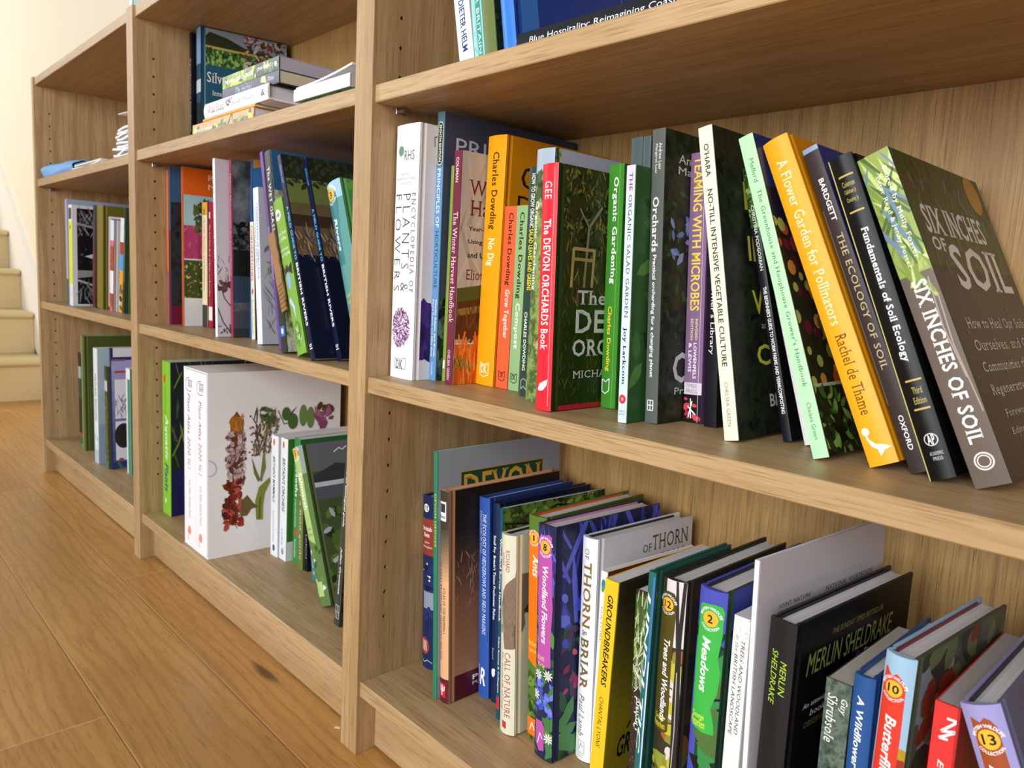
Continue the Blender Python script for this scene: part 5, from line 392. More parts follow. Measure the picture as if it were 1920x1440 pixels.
 ('dark charcoal paperback leaning right against the upright, white lettering', 'zb1', 'pb', [1.4632, 0.0572, 0.0147, 0.2763, -5.135, 0.3519, 0.18], 0.0956, '3a3f38', 'ph:40:23281e,4a4f3a,14170f,5a5c40', 'e3e3e4', {}, [('T', 'SEASHORES an ecological guide', 0.3, 0.65, 0.53, 0.97, 'f0f0ea', 'bi', 'd'), ('T', 'Julian Cremona', 0.3, 0.65, 0.17, 0.42, 'f0f0ea', 'bi', 'd'), ('L', [(0.2, 0.04), (0.8, 0.04), (0.8, 0.11), (0.2, 0.11), (0.2, 0.04)], 0.0008, 'c8c8c0'), ('L', [(0.2, 0.075), (0.8, 0.075)], 0.0008, 'c8c8c0'), ('L', [(0.5, 0.04), (0.5, 0.11)], 0.0008, 'c8c8c0')], []),
 ('tall lavender and green edged paperback, leftmost on the far bookcase middle shelf', 'm0', 'pb', [0.192, 0.026, 0.0168, 0.2606, -0.7022, -0.0037, 0.2], 0.4691, 'a8a4d0', '9aa4bc', 'e3e3e4', {}, [('R', 0, 1, 0, 0.25, '2a5a44')], []),
 ('white paperback with a neon yellow spine band and black linocut cover', 'm0', 'pb', [0.2097, 0.0279, 0.0314, 0.2455, -1.9176, 0.1045, 0.18], 0.47, 'e8e8e8', 'd2d4da', 'e3e3e4', {}, [('R', 0, 1, 0.22, 0.84, 'd8ea1a'), ('R', 0.1, 0.9, 0.86, 0.97, '2a2a2a'), ('S', 8, 0.1, 0.9, 0.85, 0.98, 0.008, ['e8e8e8'], 'blade', 1), ('S', 6, 0, 1, 0.03, 0.2, 0.014, ['3a3a3a', '9a9a9a'], 'blade', 2), ('E', 0.5, 0.78, 0.004, 0.005, '2a2a2a')], [('R', 0.06, 0.95, 0.02, 0.97, '17181a'), ('S', 132, 0.08, 0.93, 0.72, 0.96, 0.03, ['5a5c5e', '9a9c9e', '3a3c3e'], 'blade', 3), ('L', [(0.06, 0.82), (0.35, 0.78), (0.6, 0.68), (0.8, 0.55)], 0.006, '8a8c8e'), ('P', [(0.15, 0.5), (0.3, 0.54), (0.45, 0.5), (0.4, 0.43), (0.3, 0.47)], 'c8cacc'), ('S', 30, 0.08, 0.9, 0.35, 0.68, 0.01, ['4a4c4e', '2f3133'], 'dot', 4), ('P', [(0.06, 0.28), (0.4, 0.32), (0.9, 0.28), (0.9, 0.36), (0.06, 0.36)], '8a8c8e'), ('L', [(0.06, 0.26), (0.3, 0.2), (0.5, 0.12), (0.9, 0.1)], 0.005, 'a8aaac'), ('S', 88, 0.08, 0.93, 0.04, 0.26, 0.03, ['5a5c5e', '7a7c7e'], 'blade', 5)]),
 ('dark oxblood and black hardback, left of the olive gold one', 'm0', 'hb', [0.2844, 0.0595, 0.0301, 0.2438, -5.7103, 0.6017, 0.17], 0.4719, '4a1c1c', '2a1414', 'e3e3e4', {}, [('R', 0, 1, 0.55, 1, '23241f'), ('R', 0.4, 0.6, 0.1, 0.9, '7a3a34')], []),
 ('olive gold hardback with a framed colour picture on its cover', 'm0', 'hb', [0.3235, 0.0599, 0.0496, 0.2422, -3.8346, 0.4247, 0.19], 0.4722, '7a6f24', '6a6420', 'e3e3e4', {}, [], [('R', 0.06, 0.95, 0.03, 0.9, 'e8e8ec'), ('R', 0.09, 0.92, 0.05, 0.88, '4a74b4'), ('R', 0.09, 0.92, 0.05, 0.45, '8a9a9a'), ('S', 66, 0.15, 0.85, 0.08, 0.5, 0.018, ['c8c8d0', '8a3a34', '4a6a44', 'e8b0c0'], 'petal', 6)]),
 ('small hardback with a brick-red and white banded spine, in front of the olive gold one', 'm0', 'hb', [0.4425, 0.0551, 0.0272, 0.2055, -5.3475, 0.4138, 0.15], 0.4715, 'a8482c', 'b8c0c8', 'e3e3e4', {}, [('R', 0, 1, 0.78, 1, 'c8e0e8'), ('R', 0, 1, 0.72, 0.78, 'd86a80'), ('S', 18, 0.1, 0.9, 0.5, 0.72, 0.006, ['e0907a', 'c8705a'], 'dot', 7), ('R', 0, 1, 0.2, 0.45, 'e8e4e4'), ('S', 10, 0, 1, 0.0, 0.25, 0.014, ['d86a80', '4a8a5a', 'e0784a'], 'petal', 8)], [('R', 0, 1, 0.3, 0.9, 'b8c4c8')]),
 ('small hardback with a bright orange and blue picture spine', 'm0', 'hb', [0.4918, 0.0605, 0.0242, 0.2094, -7.3676, 0.5684, 0.15], 0.472, 'e89a2a', '6a8a4a', 'e3e3e4', {}, [('R', 0, 1, 0.75, 1, 'd8e0e8'), ('R', 0, 1, 0.6, 0.75, 'a83a2a'), ('R', 0, 1, 0.45, 0.62, '4a9ad8'), ('S', 14, 0, 1, 0.0, 0.3, 0.014, ['b85a3a', 'd8d0c8', '4a6a34', '2a2a2a'], 'petal', 9), ('S', 5, 0.1, 0.9, 0.3, 0.45, 0.006, ['2a2a2a', 'f0d040'], 'petal', 10)], []),
 ('dark bottle green hardback, last one visible before the upright on the far middle shelf', 'm0', 'hb', [0.5259, 0.0604, 0.0143, 0.2298, -5.9445, 0.3252, 0.16], 0.4704, '22331f', '3a5a34', 'e3e3e4', {}, [('L', [(0.5, 0.3), (0.5, 0.8)], 0.002, 'a8b090')], []),
 ('small black and teal paperback, leftmost on the far bottom shelf', 'zb0', 'pb', [0.1091, 0.0663, 0.026, 0.2459, -0.1511, 0.123, 0.16], 0.0944, '1a2422', '223028', 'e3e3e4', {}, [('R', 0, 1, 0.72, 0.85, '9ab4bc'), ('R', 0, 1, 0.5, 0.72, '2a4a34'), ('R', 0, 1, 0.07, 0.12, 'a84a34'), ('R', 0, 1, 0, 0.07, '1f6a54')], []),
 ('tall olive green hardback with a pale spine edge', 'zb0', 'hb', [0.1886, 0.054, 0.0314, 0.2977, -0.8996, -0.2411, 0.2], 0.0948, '8a9a58', '4a5424', 'e3e3e4', {}, [('R', 0.6, 1, 0, 1, '55602c')], []),
 ('pale blue and white shiny paperback on the far bottom shelf', 'zb0', 'pb', [0.345, 0.0425, 0.0326, 0.2811, -0.7172, 0.2556, 0.2], 0.0947, 'dfe8f0', 'a8bcc8', 'e3e3e4', {}, [('T', 'NATURAL ENGLAND', 0.3, 0.7, 0.35, 0.78, '6a7a70', 'b', 'd'), ('R', 0, 1, 0, 0.12, 'b8c8d8'), ('S', 8, 0, 1, 0.1, 0.5, 0.02, ['c8d8e4', 'eef2f6'], 'petal', 11)], [('R', 0, 1, 0, 0.35, '8aa0b4'), ('R', 0, 1, 0.35, 0.62, 'a0b8c0'), ('E', 0.45, 0.92, 0.014, 0.014, '4a7ab0'), ('E', 0.5, 0.925, 0.008, 0.008, '8aa83a'), ('T', 'CIEEM', 0.3, 0.9, 0.8, 0.86, '7a98a8', 's', 'h'), ('E', 0.4, 0.1, 0.02, 0.02, '4a8a6a')]),
 ('small green and brown foliage paperback with a teal foot', 'zb0', 'pb', [0.418, 0.0482, 0.0203, 0.2448, 0.4745, 0.1775, 0.17], 0.0943, 'ph:60:3a3f20,6a6a30,24281a,8a8048', '4a5030', 'e3e3e4', {}, [('R', 0, 1, 0.88, 1, '1f3a30'), ('R', 0, 1, 0, 0.07, '1f7a5c'), ('R', 0, 1, 0.76, 0.86, 'c8c0cc')], []),
 ('tall navy and lavender paperback with white rounded panels and a beetle on its cover', 'zb0', 'pb', [0.4393, 0.0542, 0.0083, 0.289, 0.5692, 0.018, 0.2], 0.0943, '20295c', '2a3572', 'e3e3e4', {}, [], [('R', 0, 1, 0.06, 0.144, '404b7c'), ('R', 0, 1, 0.144, 0.228, '4a5485'), ('R', 0, 1, 0.228, 0.312, '565e8d'), ('R', 0, 1, 0.312, 0.396, '606795'), ('R', 0, 1, 0.396, 0.48, '6c709e'), ('R', 0, 1, 0.48, 0.564, '767aa6'), ('R', 0, 1, 0.564, 0.648, '8283af'), ('R', 0, 1, 0.648, 0.732, '8c8cb7'), ('R', 0, 1, 0.732, 0.816, '9896bf'), ('R', 0, 1, 0.816, 0.9, 'a29fc8'), ('R', 0.027, 0.23, 0.926, 1, 'dcdce8'), ('R', 0.0, 0.164, 0.893, 0.907, '8a5a7a'), ('R', 0.04, 0.162, 0.795, 0.814, 'b83a4a'), ('R', 0.039, 0.217, 0.42, 0.742, 'dcdce4'), ('R', 0.04, 0.208, 0.073, 0.398, 'dcdce4'), ('E', 0.128, 0.276, 0.02, 0.03, '2a2622'), ('S', 30, 0.041, 0.178, 0.447, 0.611, 0.018, ['8a8a94', '6a6a74'], 'blade', 12), ('S', 30, 0.0, 0.9, 0, 0.08, 0.012, ['8a4a4a', '5a5a6a', '3a6a4a'], 'petal', 13)]),
 ('white and sea green paperback at the right end of the far bottom shelf', 'zb0', 'pb', [0.4917, 0.0734, 0.0281, 0.2478, 0.0402, 0.0821, 0.17], 0.0943, 'e4ecec', '2f7a5c', 'e3e3e4', {}, [('R', 0.4, 1, 0, 0.9, '3f8a6c'), ('R', 0, 0.4, 0.05, 0.5, 'd8ecec')], []),
 ('large dark teal hardback with a field photo, standing behind the lying pile', 'u1', 'hb', [0.838, 0.1064, 0.036, 0.2311, 0.0, -8.891, 0.1594], 0.7879, '1f4a66', '24546c', 'e3e3e4', {}, [('R', 0, 1, 0.72, 1, '7a9ac0'), ('R', 0, 1, 0.5, 0.6, 'c8d0d8'), ('R', 0, 1, 0, 0.42, '16282c')], [('R', 0, 1, 0.72, 1, '8a98ac'), ('P', [(0, 0.9), (0.1, 0.975), (0.3, 0.95), (0.5, 0.9), (0.7, 0.9), (1, 0.86), (1, 0.84), (0, 0.87)], '2f3a22'), ('R', 0, 1, 0.85, 0.868, 'b8a85a'), ('R', 0, 1, 0.72, 0.85, '4a6a34'), ('S', 308, 0, 1, 0.73, 0.84, 0.012, ['5f8a40', '8ab060', '34502a'], 'leaf', 14), ('S', 132, 0.5, 1, 0.74, 0.99, 0.012, ['3a3a2c', '5a4a40', '8a3a3a', 'c8b8b8'], 'leaf', 15), ('T', 'Silvohorticulture', 0.07, 0.93, 0.585, 0.665, 'e8e8e0', 'r', 'h'), ('T', 'Integrating trees', 0.13, 0.6, 0.475, 0.525, 'e8e8e0', 'r', 'h'), ('T', 'AND CROPS', 0.14, 0.5, 0.415, 0.442, 'e8e8e0', 'r', 'h'), ('R', 0, 1, 0, 0.3, '8a98a0'), ('S', 44, 0, 1, 0, 0.2, 0.024, ['3a4038', '5a6458'], 'blade', 16)]),
 ('thin black paperback squeezed between the side panel and the dark teal hardback', 'u1', 'pb', [0.8205, 0.1, 0.011, 0.229, 0.0, 0.0, 0.165], 0.7879, '16161a', '121216', 'e3e3e4', {}, [('T', 'Agroforestry handbook', 0.3, 0.7, 0.2, 0.8, 'd8d8d8', 's', 'd')], []),
 ('orange and green illustrated paperback at the bottom of the lying pile', 'u1', 'pb', [1.258, 0.03, 0.0248, 0.234, 90.0, 0.0, 0.16], 0.788, 'e8a070', 'd8a060', 'e3e3e4', {}, [('R', 0, 0.62, 0, 1, '5a7a50'), ('S', 26, 0, 0.62, 0, 1, 0.03, ['2f5a4a', '8ab04a', 'e0c83a', 'f0a050', '3a7a5a'], 'leaf', 17), ('T', 'Preserving', 0.25, 0.75, 0.64, 0.97, 'fff0e0', 'Ri', 'd'), ('T', 'from the Garden', 0.2, 0.6, 0.3, 0.58, 'f0f0e0', 'ri', 'd')], []),
 ('thin yellow paperback second from the bottom of the lying pile', 'u1', 'pb', [1.262, 0.0302, 0.0039, 0.194, 90.0, 0.0, 0.15], 0.8133, 'e8a81f', 'd8981a', 'e3e3e4', {}, [('T', 'Cooking and eating from hedgerows, woods and shores', 0.25, 0.75, 0.1, 0.95, '7a4a14', 's', 'd')], []),
 ('white-spined lying hardback with a black botanical ornament in mid spine', 'u1', 'hb', [1.3045, 0.0305, 0.0222, 0.229, 90.0, 0.0, 0.16], 0.8176, 'f0f0f4', '3a2c2a', 'e3e3e4', {}, [('T', 'Wild Food', 0.25, 0.78, 0.66, 0.94, '2a2a2e', 'r', 'd'), ('T', 'ROGER PHILLIPS', 0.36, 0.64, 0.2, 0.52, '4a4a4e', 'r', 'd'), ('S', 9, 0.25, 0.8, 0.54, 0.62, 0.008, ['2a2a20', '4a4a2a'], 'leaf', 18), ('T', '&', 0.3, 0.7, 0.04, 0.09, '2a2a2a', 'b', 'd')], []),
 ('navy lying paperback with a pale script title under the leafy topmost book', 'u1', 'pb', [1.316, 0.04, 0.0171, 0.194, 90.0, 0.0, 0.15], 0.8403, '263250', '2a3450', 'd8ccb0', {}, [('T', 'The Herbal', 0.2, 0.8, 0.45, 0.75, 'a8b8d8', 'ri', 'd'), ('T', 'Octo', 0.4, 0.75, 0.08, 0.18, 'e8e8f0', 'ri', 'd'), ('P', [(0.3, 0.2), (0.9, 0.22), (0.95, 0.28), (0.5, 0.3)], 'c8e08a'), ('S', 9, 0.1, 0.9, 0.3, 0.98, 0.014, ['3f6a6a', '8ab8a8', '5a7a4a'], 'blade', 19)], []),
 ('dark leaf-patterned paperback lying on top of the pile', 'u1', 'pb', [1.315, 0.0402, 0.0186, 0.193, 90.0, 0.0, 0.165], 0.8579, '2f4438', 'b9b4c2', 'b9b4c2', {}, [('R', 0, 1, 0.42, 1, '7a9a3a'), ('S', 40, 0, 1, 0.0, 1, 0.016, ['3a5a34', 'a8c848', 'c8d84a', '24382c', '5a7a5a'], 'leaf', 20), ('T', "THE FORAGER'S CALENDAR", 0.3, 0.62, 0.42, 0.95, 'f4f8e8', 'b', 'd'), ('T', 'JOHN WRIGHT', 0.35, 0.7, 0.12, 0.36, 'f4f8e8', 'b', 'd'), ('E', 0.5, 0.05, 0.0035, 0.0035, 'e8ece0')], []),
 ('dark green lying paperback under a plain white one, right of the pile', 'u1', 'pb', [1.54, 0.034, 0.0148, 0.148, 90.0, 0.0, 0.18], 0.788, '2f5232', '34583a', 'e3e3e4', {}, [('S', 24, 0, 1, 0, 1, 0.02, ['3a6a3c', '1f3a24'], 'leaf', 21)], []),
 ('plain white lying paperback between a dark green one and a loose white booklet', 'u1', 'pb', [1.521, 0.03, 0.0154, 0.141, 90.0, 0.0, 0.19], 0.8032, 'f0f0f2', 'e8e8ea', 'd9d5d4', {}, [], []),
 ('white leaning paperback with black and blue capitals, leftmost on the upper shelf', 'u2', 'pb', [1.7316, 0.03, 0.0222, 0.228, 12.2, 0.0, 0.16], 0.7851, 'e6ebf4', 'c8ccd4', 'e3e3e4', {}, [('T', "NATURE'S LAND", 0.3, 0.66, 0.32, 0.75, '1c2434', 'b', 'd'), ('T', 'DIETER HELM', 0.3, 0.66, 0.075, 0.3, '1f3f7a', 'b', 'd')], []),
 ('leaning paperback with a teal wave pattern and white spaced capitals', 'u2', 'pb', [1.755, 0.03, 0.0148, 0.22, 10.3, 0.0, 0.15], 0.7851, '8fd0cc', '4a8a8a', 'e3e3e4', {}, [('R', 0.4, 0.85, 0, 1, '3f9a8a'), ('S', 26, 0, 0.5, 0, 1, 0.01, ['c8f0f0', '5ab8c8', 'e8fafa'], 'blade', 22), ('T', 'WHAT NATURE DOES FOR BRITAIN', 0.48, 0.76, 0.05, 0.95, 'e8faf4', 's', 'd')], []),
 ('plain olive green leaning paperback with a dark leafy cover', 'u2', 'pb', [1.7705, 0.03, 0.0165, 0.23, 10.0, 0.0, 0.16], 0.7851, '6a7a42', 'ph:60:14201a,24382a,0f1612,3a5038', 'e3e3e4', {}, [], []),
 ('bright blue cloth-spined leaning hardback with a deep blue cover, beside the black lying book', 'u2', 'hb', [1.797, 0.03, 0.0172, 0.231, 10.5, 0.0, 0.2], 0.7851, '3a7fd8', '1d3f94', 'e3e3e4', {}, [], [('R', 0, 0.16, 0, 1, '3a78cc'), ('S', 30, 0.2, 1, 0, 1, 0.036, ['2a4fa4', '2448a0', '4a6ab8'], 'blade', 23)]),
 ('black lying hardback with a white title, in front of the deep blue cover', 'u2', 'hb', [2.06, 0.026, 0.0183, 0.2415, 90.0, 0.0, 0.035], 0.7852, '23262c', '2a2d33', 'e3e3e4', {}, [('T', 'Blue Hospitality: Reimagining Coastal Hotels', 0.3, 0.68, 0.12, 0.93, 'eef0f2', 's', 'd')], []),
 ('white paperback standing on top of the middle bookcase at its left end', 'top', 'pb', [0.785, 0.006, 0.012, 0.21, 0.0, 0.0, 0.15], 1.0428, 'f0f2f2', 'e0e4e4', 'e3e3e4', {}, [], []),
 ('teal-edged white paperback standing on top, right of the plain white one', 'top', 'pb', [0.7975, 0.006, 0.006, 0.2, 0.0, 0.0, 0.15], 1.0428, '5aa8b8', 'd8e8e4', 'e3e3e4', {}, [], []),
]
SLIP_ART = [('L', [(0.175, 0.183), (0.183, 0.368), (0.192, 0.583), (0.204, 0.689)], 0.006, '8a3a24'), ('P', [(0.203, 0.79), (0.256, 0.728), (0.246, 0.67), (0.163, 0.676), (0.152, 0.735)], 'b8792e'), ('P', [(0.203, 0.79), (0.231, 0.756), (0.179, 0.76)], '7a4a30'), ('S', 60, 0.156, 0.253, 0.664, 0.766, 0.012, ['c88a3a', 'a8682a', '8a5424'], 'blade', 2), ('S', 120, 0.134, 0.26, 0.381, 0.673, 0.011, ['8a5a52', '6a4038', 'b89a98', '5a3430', 'c8b0b0'], 'petal', 3), ('S', 120, 0.134, 0.26, 0.381, 0.673, 0.012, ['5a3430', '7a4a40', 'a88a88'], 'blade', 4), ('S', 50, 0.119, 0.238, 0.162, 0.408, 0.016, ['9a3a24', '7a2c1c', 'b8584a', '5a2418'], 'petal', 5), ('S', 40, 0.119, 0.238, 0.162, 0.408, 0.014, ['7a2c1c', 'a84a38'], 'blade', 6), ('P', [(0.344, 0.175), (0.336, 0.283), (0.363, 0.358), (0.442, 0.405), (0.447, 0.382), (0.407, 0.319), (0.394, 0.253), (0.392, 0.169)], '8a8f3c'), ('P', [(0.308, 0.534), (0.34, 0.46), (0.371, 0.401), (0.357, 0.386), (0.326, 0.439)], '6a7a34'), ('P', [(0.403, 0.542), (0.387, 0.455), (0.371, 0.401), (0.38, 0.389), (0.413, 0.463)], '7a8a40'), ('P', [(0.23, 0.208), (0.236, 0.295), (0.278, 0.323), (0.321, 0.274), (0.365, 0.246), (0.308, 0.242), (0.277, 0.207)], '6a5a30'), ('L', [(0.377, 0.389), (0.403, 0.564), (0.428, 0.749)], 0.004, '7a8440'), ('L', [(0.366, 0.178), (0.373, 0.301)], 0.003, '5a6a28'), ('S', 90, 0.321, 0.505, 0.555, 0.777, 0.022, ['6a3a3c', '8a5458', '4f5a34', '7a8a50'], 'blade', 7), ('S', 60, 0.286, 0.521, 0.531, 0.758, 0.006, ['6a3038', '8a4a50'], 'dot', 8), ('S', 20, 0.384, 0.472, 0.713, 0.801, 0.014, ['5a6a3a', '4a5a34'], 'leaf', 9), ('E', 0.563, 0.754, 0.008, 0.012, '4f6a34'), ('E', 0.614, 0.709, 0.0095, 0.0142, '4f6a34'), ('L', [(0.5, 0.777), (0.547, 0.697), (0.592, 0.705)], 0.0015, '5a6a34'), ('P', [(0.65, 0.796), (0.598, 0.744), (0.59, 0.755)], '5a3040'), ('E', 0.694, 0.737, 0.0075, 0.0195, '6f8a4a'), ('E', 0.753, 0.722, 0.0075, 0.0195, '6f8a4a'), ('S', 18, 0.79, 0.923, 0.67, 0.783, 0.018, ['5a4020', '7a5a2a', 'a0587a', '8a4a6a'], 'petal', 10), ('P', [(0.782, 0.789), (0.823, 0.758), (0.856, 0.71), (0.791, 0.737)], 'a86a8a'), ('P', [(0.898, 0.797), (0.879, 0.754), (0.872, 0.709), (0.923, 0.752)], 'a86a8a'), ('L', [(0.008, 0.538), (0.018, 0.537), (0.028, 0.533), (0.037, 0.528), (0.045, 0.522), (0.051, 0.515), (0.056, 0.508), (0.059, 0.499), (0.06, 0.491), (0.059, 0.483), (0.057, 0.475), (0.052, 0.468), (0.045, 0.462), (0.037, 0.458), (0.028, 0.455), (0.018, 0.454), (0.008, 0.454)], 0.0012, 'b8b6ba')]
SCRAP = ((1.3835, .0145, .5236), (0, math.radians(-24), 0))

# ------------------------------------------------------------------ setting
W8, T, H, R0, DP, S0 = 0.8, .01744, 1.0423, .0040, .2725, .0188
oak_x = wood('oak_veneer_along', 0, 'c0a378', 'a38358', '735533')
oak_z = wood('oak_veneer_upright', 2, 'c0a378', 'a38358', '735533', fig=2.0)
oak_back = wood('oak_back_panel', 2, 'c29e62', '987548', '6c4e26', fig=.3, pmix=.7, dens=1300)
def floor_mat():
    m, nt, b = nodes_of('oak_floorboards'); N = nt.nodes; L = nt.links
    tc = N.new('ShaderNodeTexCoord'); sp = N.new('ShaderNodeSeparateXYZ'); L.new(tc.outputs['Object'], sp.inputs[0])
    def M(op, a, b_=None, c_=None):
        n = N.new('ShaderNodeMath'); n.operation = op
        for i, v in enumerate((a, b_, c_)):
            if v is None: continue
            if isinstance(v, (int, float)): n.inputs[i].default_value = v
            else: L.new(v, n.inputs[i])
        return n.outputs[0]
    yy = M('DIVIDE', M('ADD', sp.outputs['Y'], .056), .1475); row = M('FLOOR', yy); fy = M('SUBTRACT', yy, row)
    xo = M('DIVIDE', M('SUBTRACT', M('ADD', sp.outputs['X'], M('MULTIPLY', row, 1.174)), .9), 1.9); cx = M('FLOOR', xo); fx = M('SUBTRACT', xo, cx)
    pid = N.new('ShaderNodeCombineXYZ'); L.new(row, pid.inputs[0]); L.new(cx, pid.inputs[1])
    wn = N.new('ShaderNodeTexWhiteNoise'); L.new(pid.outputs[0], wn.inputs['Vector'])
    off = N.new('ShaderNodeVectorMath'); off.operation = 'MULTIPLY_ADD'; off.inputs[1].default_value = (9, 9, 9)
    L.new(wn.outputs['Color'], off.inputs[0]); L.new(tc.outputs['Object'], off.inputs[2])
    def st(a, c, det, r):
        mp = N.new('ShaderNodeMapping'); mp.inputs['Scale'].default_value = (a, c, 1); n = N.new('ShaderNodeTexNoise'); n.inputs['Scale'].default_value = 1
        n.inputs['Detail'].default_value = det; n.inputs['Roughness'].default_value = r; L.new(off.outputs[0], mp.inputs['Vector']); L.new(mp.outputs['Vector'], n.inputs['Vector']); return n.outputs['Fac']
    broad, fine, pore = st(1.6, 9, 3, .55), st(9, 150, 3, .6), st(30, 420, 2, .5)
    mp = N.new('ShaderNodeMapping'); mp.inputs['Scale'].default_value = (.22, 1, 1); L.new(off.outputs[0], mp.inputs['Vector'])
    wv = N.new('ShaderNodeTexWave'); wv.bands_direction = 'Y'; wv.inputs['Scale'].default_value = 16; wv.inputs['Distortion'].default_value = 9; wv.inputs['Detail'].default_value = 2; wv.inputs['Detail Scale'].default_value = .9
    L.new(mp.outputs['Vector'], wv.inputs['Vector'])
    def rng(v, a, b_, t0, t1):
        r = N.new('ShaderNodeMapRange'); r.inputs[1].default_value = a; r.inputs[2].default_value = b_; r.inputs[3].default_value = t0; r.inputs[4].default_value = t1; L.new(v, r.inputs[0]); return r.outputs[0]
    def mix(f, a, c_):
        x = N.new('ShaderNodeMix'); x.data_type = 'RGBA'; L.new(f, x.inputs[0])
        if isinstance(a, tuple): x.inputs[6].default_value = a
        else: L.new(a, x.inputs[6])
        x.inputs[7].default_value = c_; return x.outputs[2]
    c = mix(rng(broad, .3, .7, 0, 1), lin('cc9c59'), lin('ac7d40'))
    c = mix(M('MULTIPLY', wn.outputs['Value'], .35), c, lin('a8733a'))
    c = mix(rng(wv.outputs['Fac'], .6, 1, 0, .3), c, lin('8f5f2c'))
    c = mix(rng(fine, .5, .75, 0, .45), c, lin('98672f'))
    c = mix(rng(pore, .58, .7, 0, .45), c, lin('7d5226'))
    # one knot beside the plinth
    kx = M('MULTIPLY', M('SUBTRACT', sp.outputs['X'], 1.37), 19); ky = M('MULTIPLY', M('SUBTRACT', sp.outputs['Y'], .0), 80)
    kd = M('SQRT', M('ADD', M('MULTIPLY', kx, kx), M('MULTIPLY', ky, ky)))
    c = mix(rng(M('ADD', kd, M('MULTIPLY', fine, .8)), .7, 1.25, .85, 0), c, lin('4a2c14'))
    gy = M('LESS_THAN', fy, .01); gx = M('LESS_THAN', fx, .0011)
    g = M('MAXIMUM', gy, gx)
    c = mix(M('MULTIPLY', g, .6), c, lin('dbb27c'))
    g2 = M('MULTIPLY', M('GREATER_THAN', fy, .988), .6)
    c = mix(g2, c, lin('5d3a1a'))
    L.new(c, b.inputs['Base Color']); b.inputs['Roughness'].default_value = .38; b.inputs['Specular IOR Level'].default_value = .45
    bp = N.new('ShaderNodeBump'); bp.inputs['Strength'].default_value = .1; bp.inputs['Distance'].default_value = .001
    L.new(M('SUBTRACT', pore, g), bp.inputs['Height']); bp.invert = True; L.new(bp.outputs['Normal'], b.inputs['Normal'])
    return m
bm = bmesh.new(); box(bm, -5.5, 4.2, -4.2, .29, -.03, 0)
fl = mesh_obj('floor', bm, [floor_mat()]); fl['kind'] = 'structure'
def paint(name, col, rough, nscale, var):
    m, nt, b = nodes_of(name); n = nt.nodes.new('ShaderNodeTexNoise'); n.inputs['Scale'].default_value = nscale; n.inputs['Detail'].default_value = 4
    r = nt.nodes.new('ShaderNodeValToRGB'); c = lin(col); e = r.color_ramp.elements
    e[0].position = .3; e[0].color = (c[0]*(1-var), c[1]*(1-var), c[2]*(1-var), 1); e[1].position = .7; e[1].color = c
    nt.links.new(n.outputs['Fac'], r.inputs['Fac']); nt.links.new(r.outputs['Color'], b.inputs['Base Color']); b.inputs['Roughness'].default_value = rough
    bp = nt.nodes.new('ShaderNodeBump'); bp.inputs['Strength'].default_value = .05; bp.inputs['Distance'].default_value = .001
    nt.links.new(n.outputs['Fac'], bp.inputs['Height']); nt.links.new(bp.outputs['Normal'], b.inputs['Normal']); return m
cream = paint('cream_wall_paint', 'e9dec6', .7, 30, .03); white_gloss = paint('white_gloss_paint', 'f4f1ea', .35, 12, .03); tan_carpet = paint('tan_stair_paint', 'd3bd8c', .55, 160, .06)
bm = bmesh.new(); box(bm, -5.5, 4.2, .2845, .36, -.03, 2.6)
wl = mesh_obj('wall_back', bm, [cream]); wl['kind'] = 'structure'

# ------------------------------------------------------------------ staircase against the back wall, beyond the far bookcase
stair = tag(empty('staircase', (-1.235, -.35, 0)), 'tan painted wooden staircase rising beyond the far bookcase against the cream wall', 'staircase')
X1, GO, RISE = -1.235, .243, .179
for i in range(6):
    zt = .172+RISE*i; xr = X1-GO*i
    bm = bmesh.new(); box(bm, xr-.018, xr, -1.0, .272, max(0, zt-RISE)+.0005, zt-.026); o = mesh_obj('riser', bm, [tan_carpet], stair); o.matrix_parent_inverse = Matrix.Translation((1.235, .35, 0))
    bm = bmesh.new(); box(bm, xr-GO-.002, xr+.026, -1.0, .272, zt-.026, zt, .008); o = mesh_obj('tread', bm, [tan_carpet], stair); o.matrix_parent_inverse = Matrix.Translation((1.235, .35, 0))
bm = bmesh.new()                                               # string board on the wall with a moulded top edge
def slope(x): return .172+.30+(X1-x)*RISE/GO-.1
prof = [(X1+.10, 0), (X1+.10, slope(X1+.10)), (X1-GO*6, slope(X1-GO*6)), (X1-GO*6, RISE*5)]
a = [bm.verts.new((x, .2735, z)) for x, z in prof]; b_ = [bm.verts.new((x, .2840, z)) for x, z in prof]
bm.faces.new(a); bm.faces.new(list(reversed(b_)))
for i in range(4): j = (i+1) % 4; bm.faces.new((a[j], a[i], b_[i], b_[j]))
o = mesh_obj('string_board', bm, [white_gloss], stair); o.matrix_parent_inverse = Matrix.Translation((1.235, .35, 0))
bm = bmesh.new()
p0, p1 = (X1+.10, slope(X1+.10)), (X1-GO*6, slope(X1-GO*6))
q = [(p0[0], p0[1]-.012), (p0[0], p0[1]+.012), (p1[0], p1[1]+.012), (p1[0], p1[1]-.012)]
a = [bm.verts.new((x, .264, z)) for x, z in q]; b_ = [bm.verts.new((x, .2842, z)) for x, z in q]
bm.faces.new(a); bm.faces.new(list(reversed(b_)))
for i in range(4): j = (i+1) % 4; bm.faces.new((a[j], a[i], b_[i], b_[j]))
o = mesh_obj('string_moulding', bm, [white_gloss], stair); o.matrix_parent_inverse = Matrix.Translation((1.235, .35, 0))

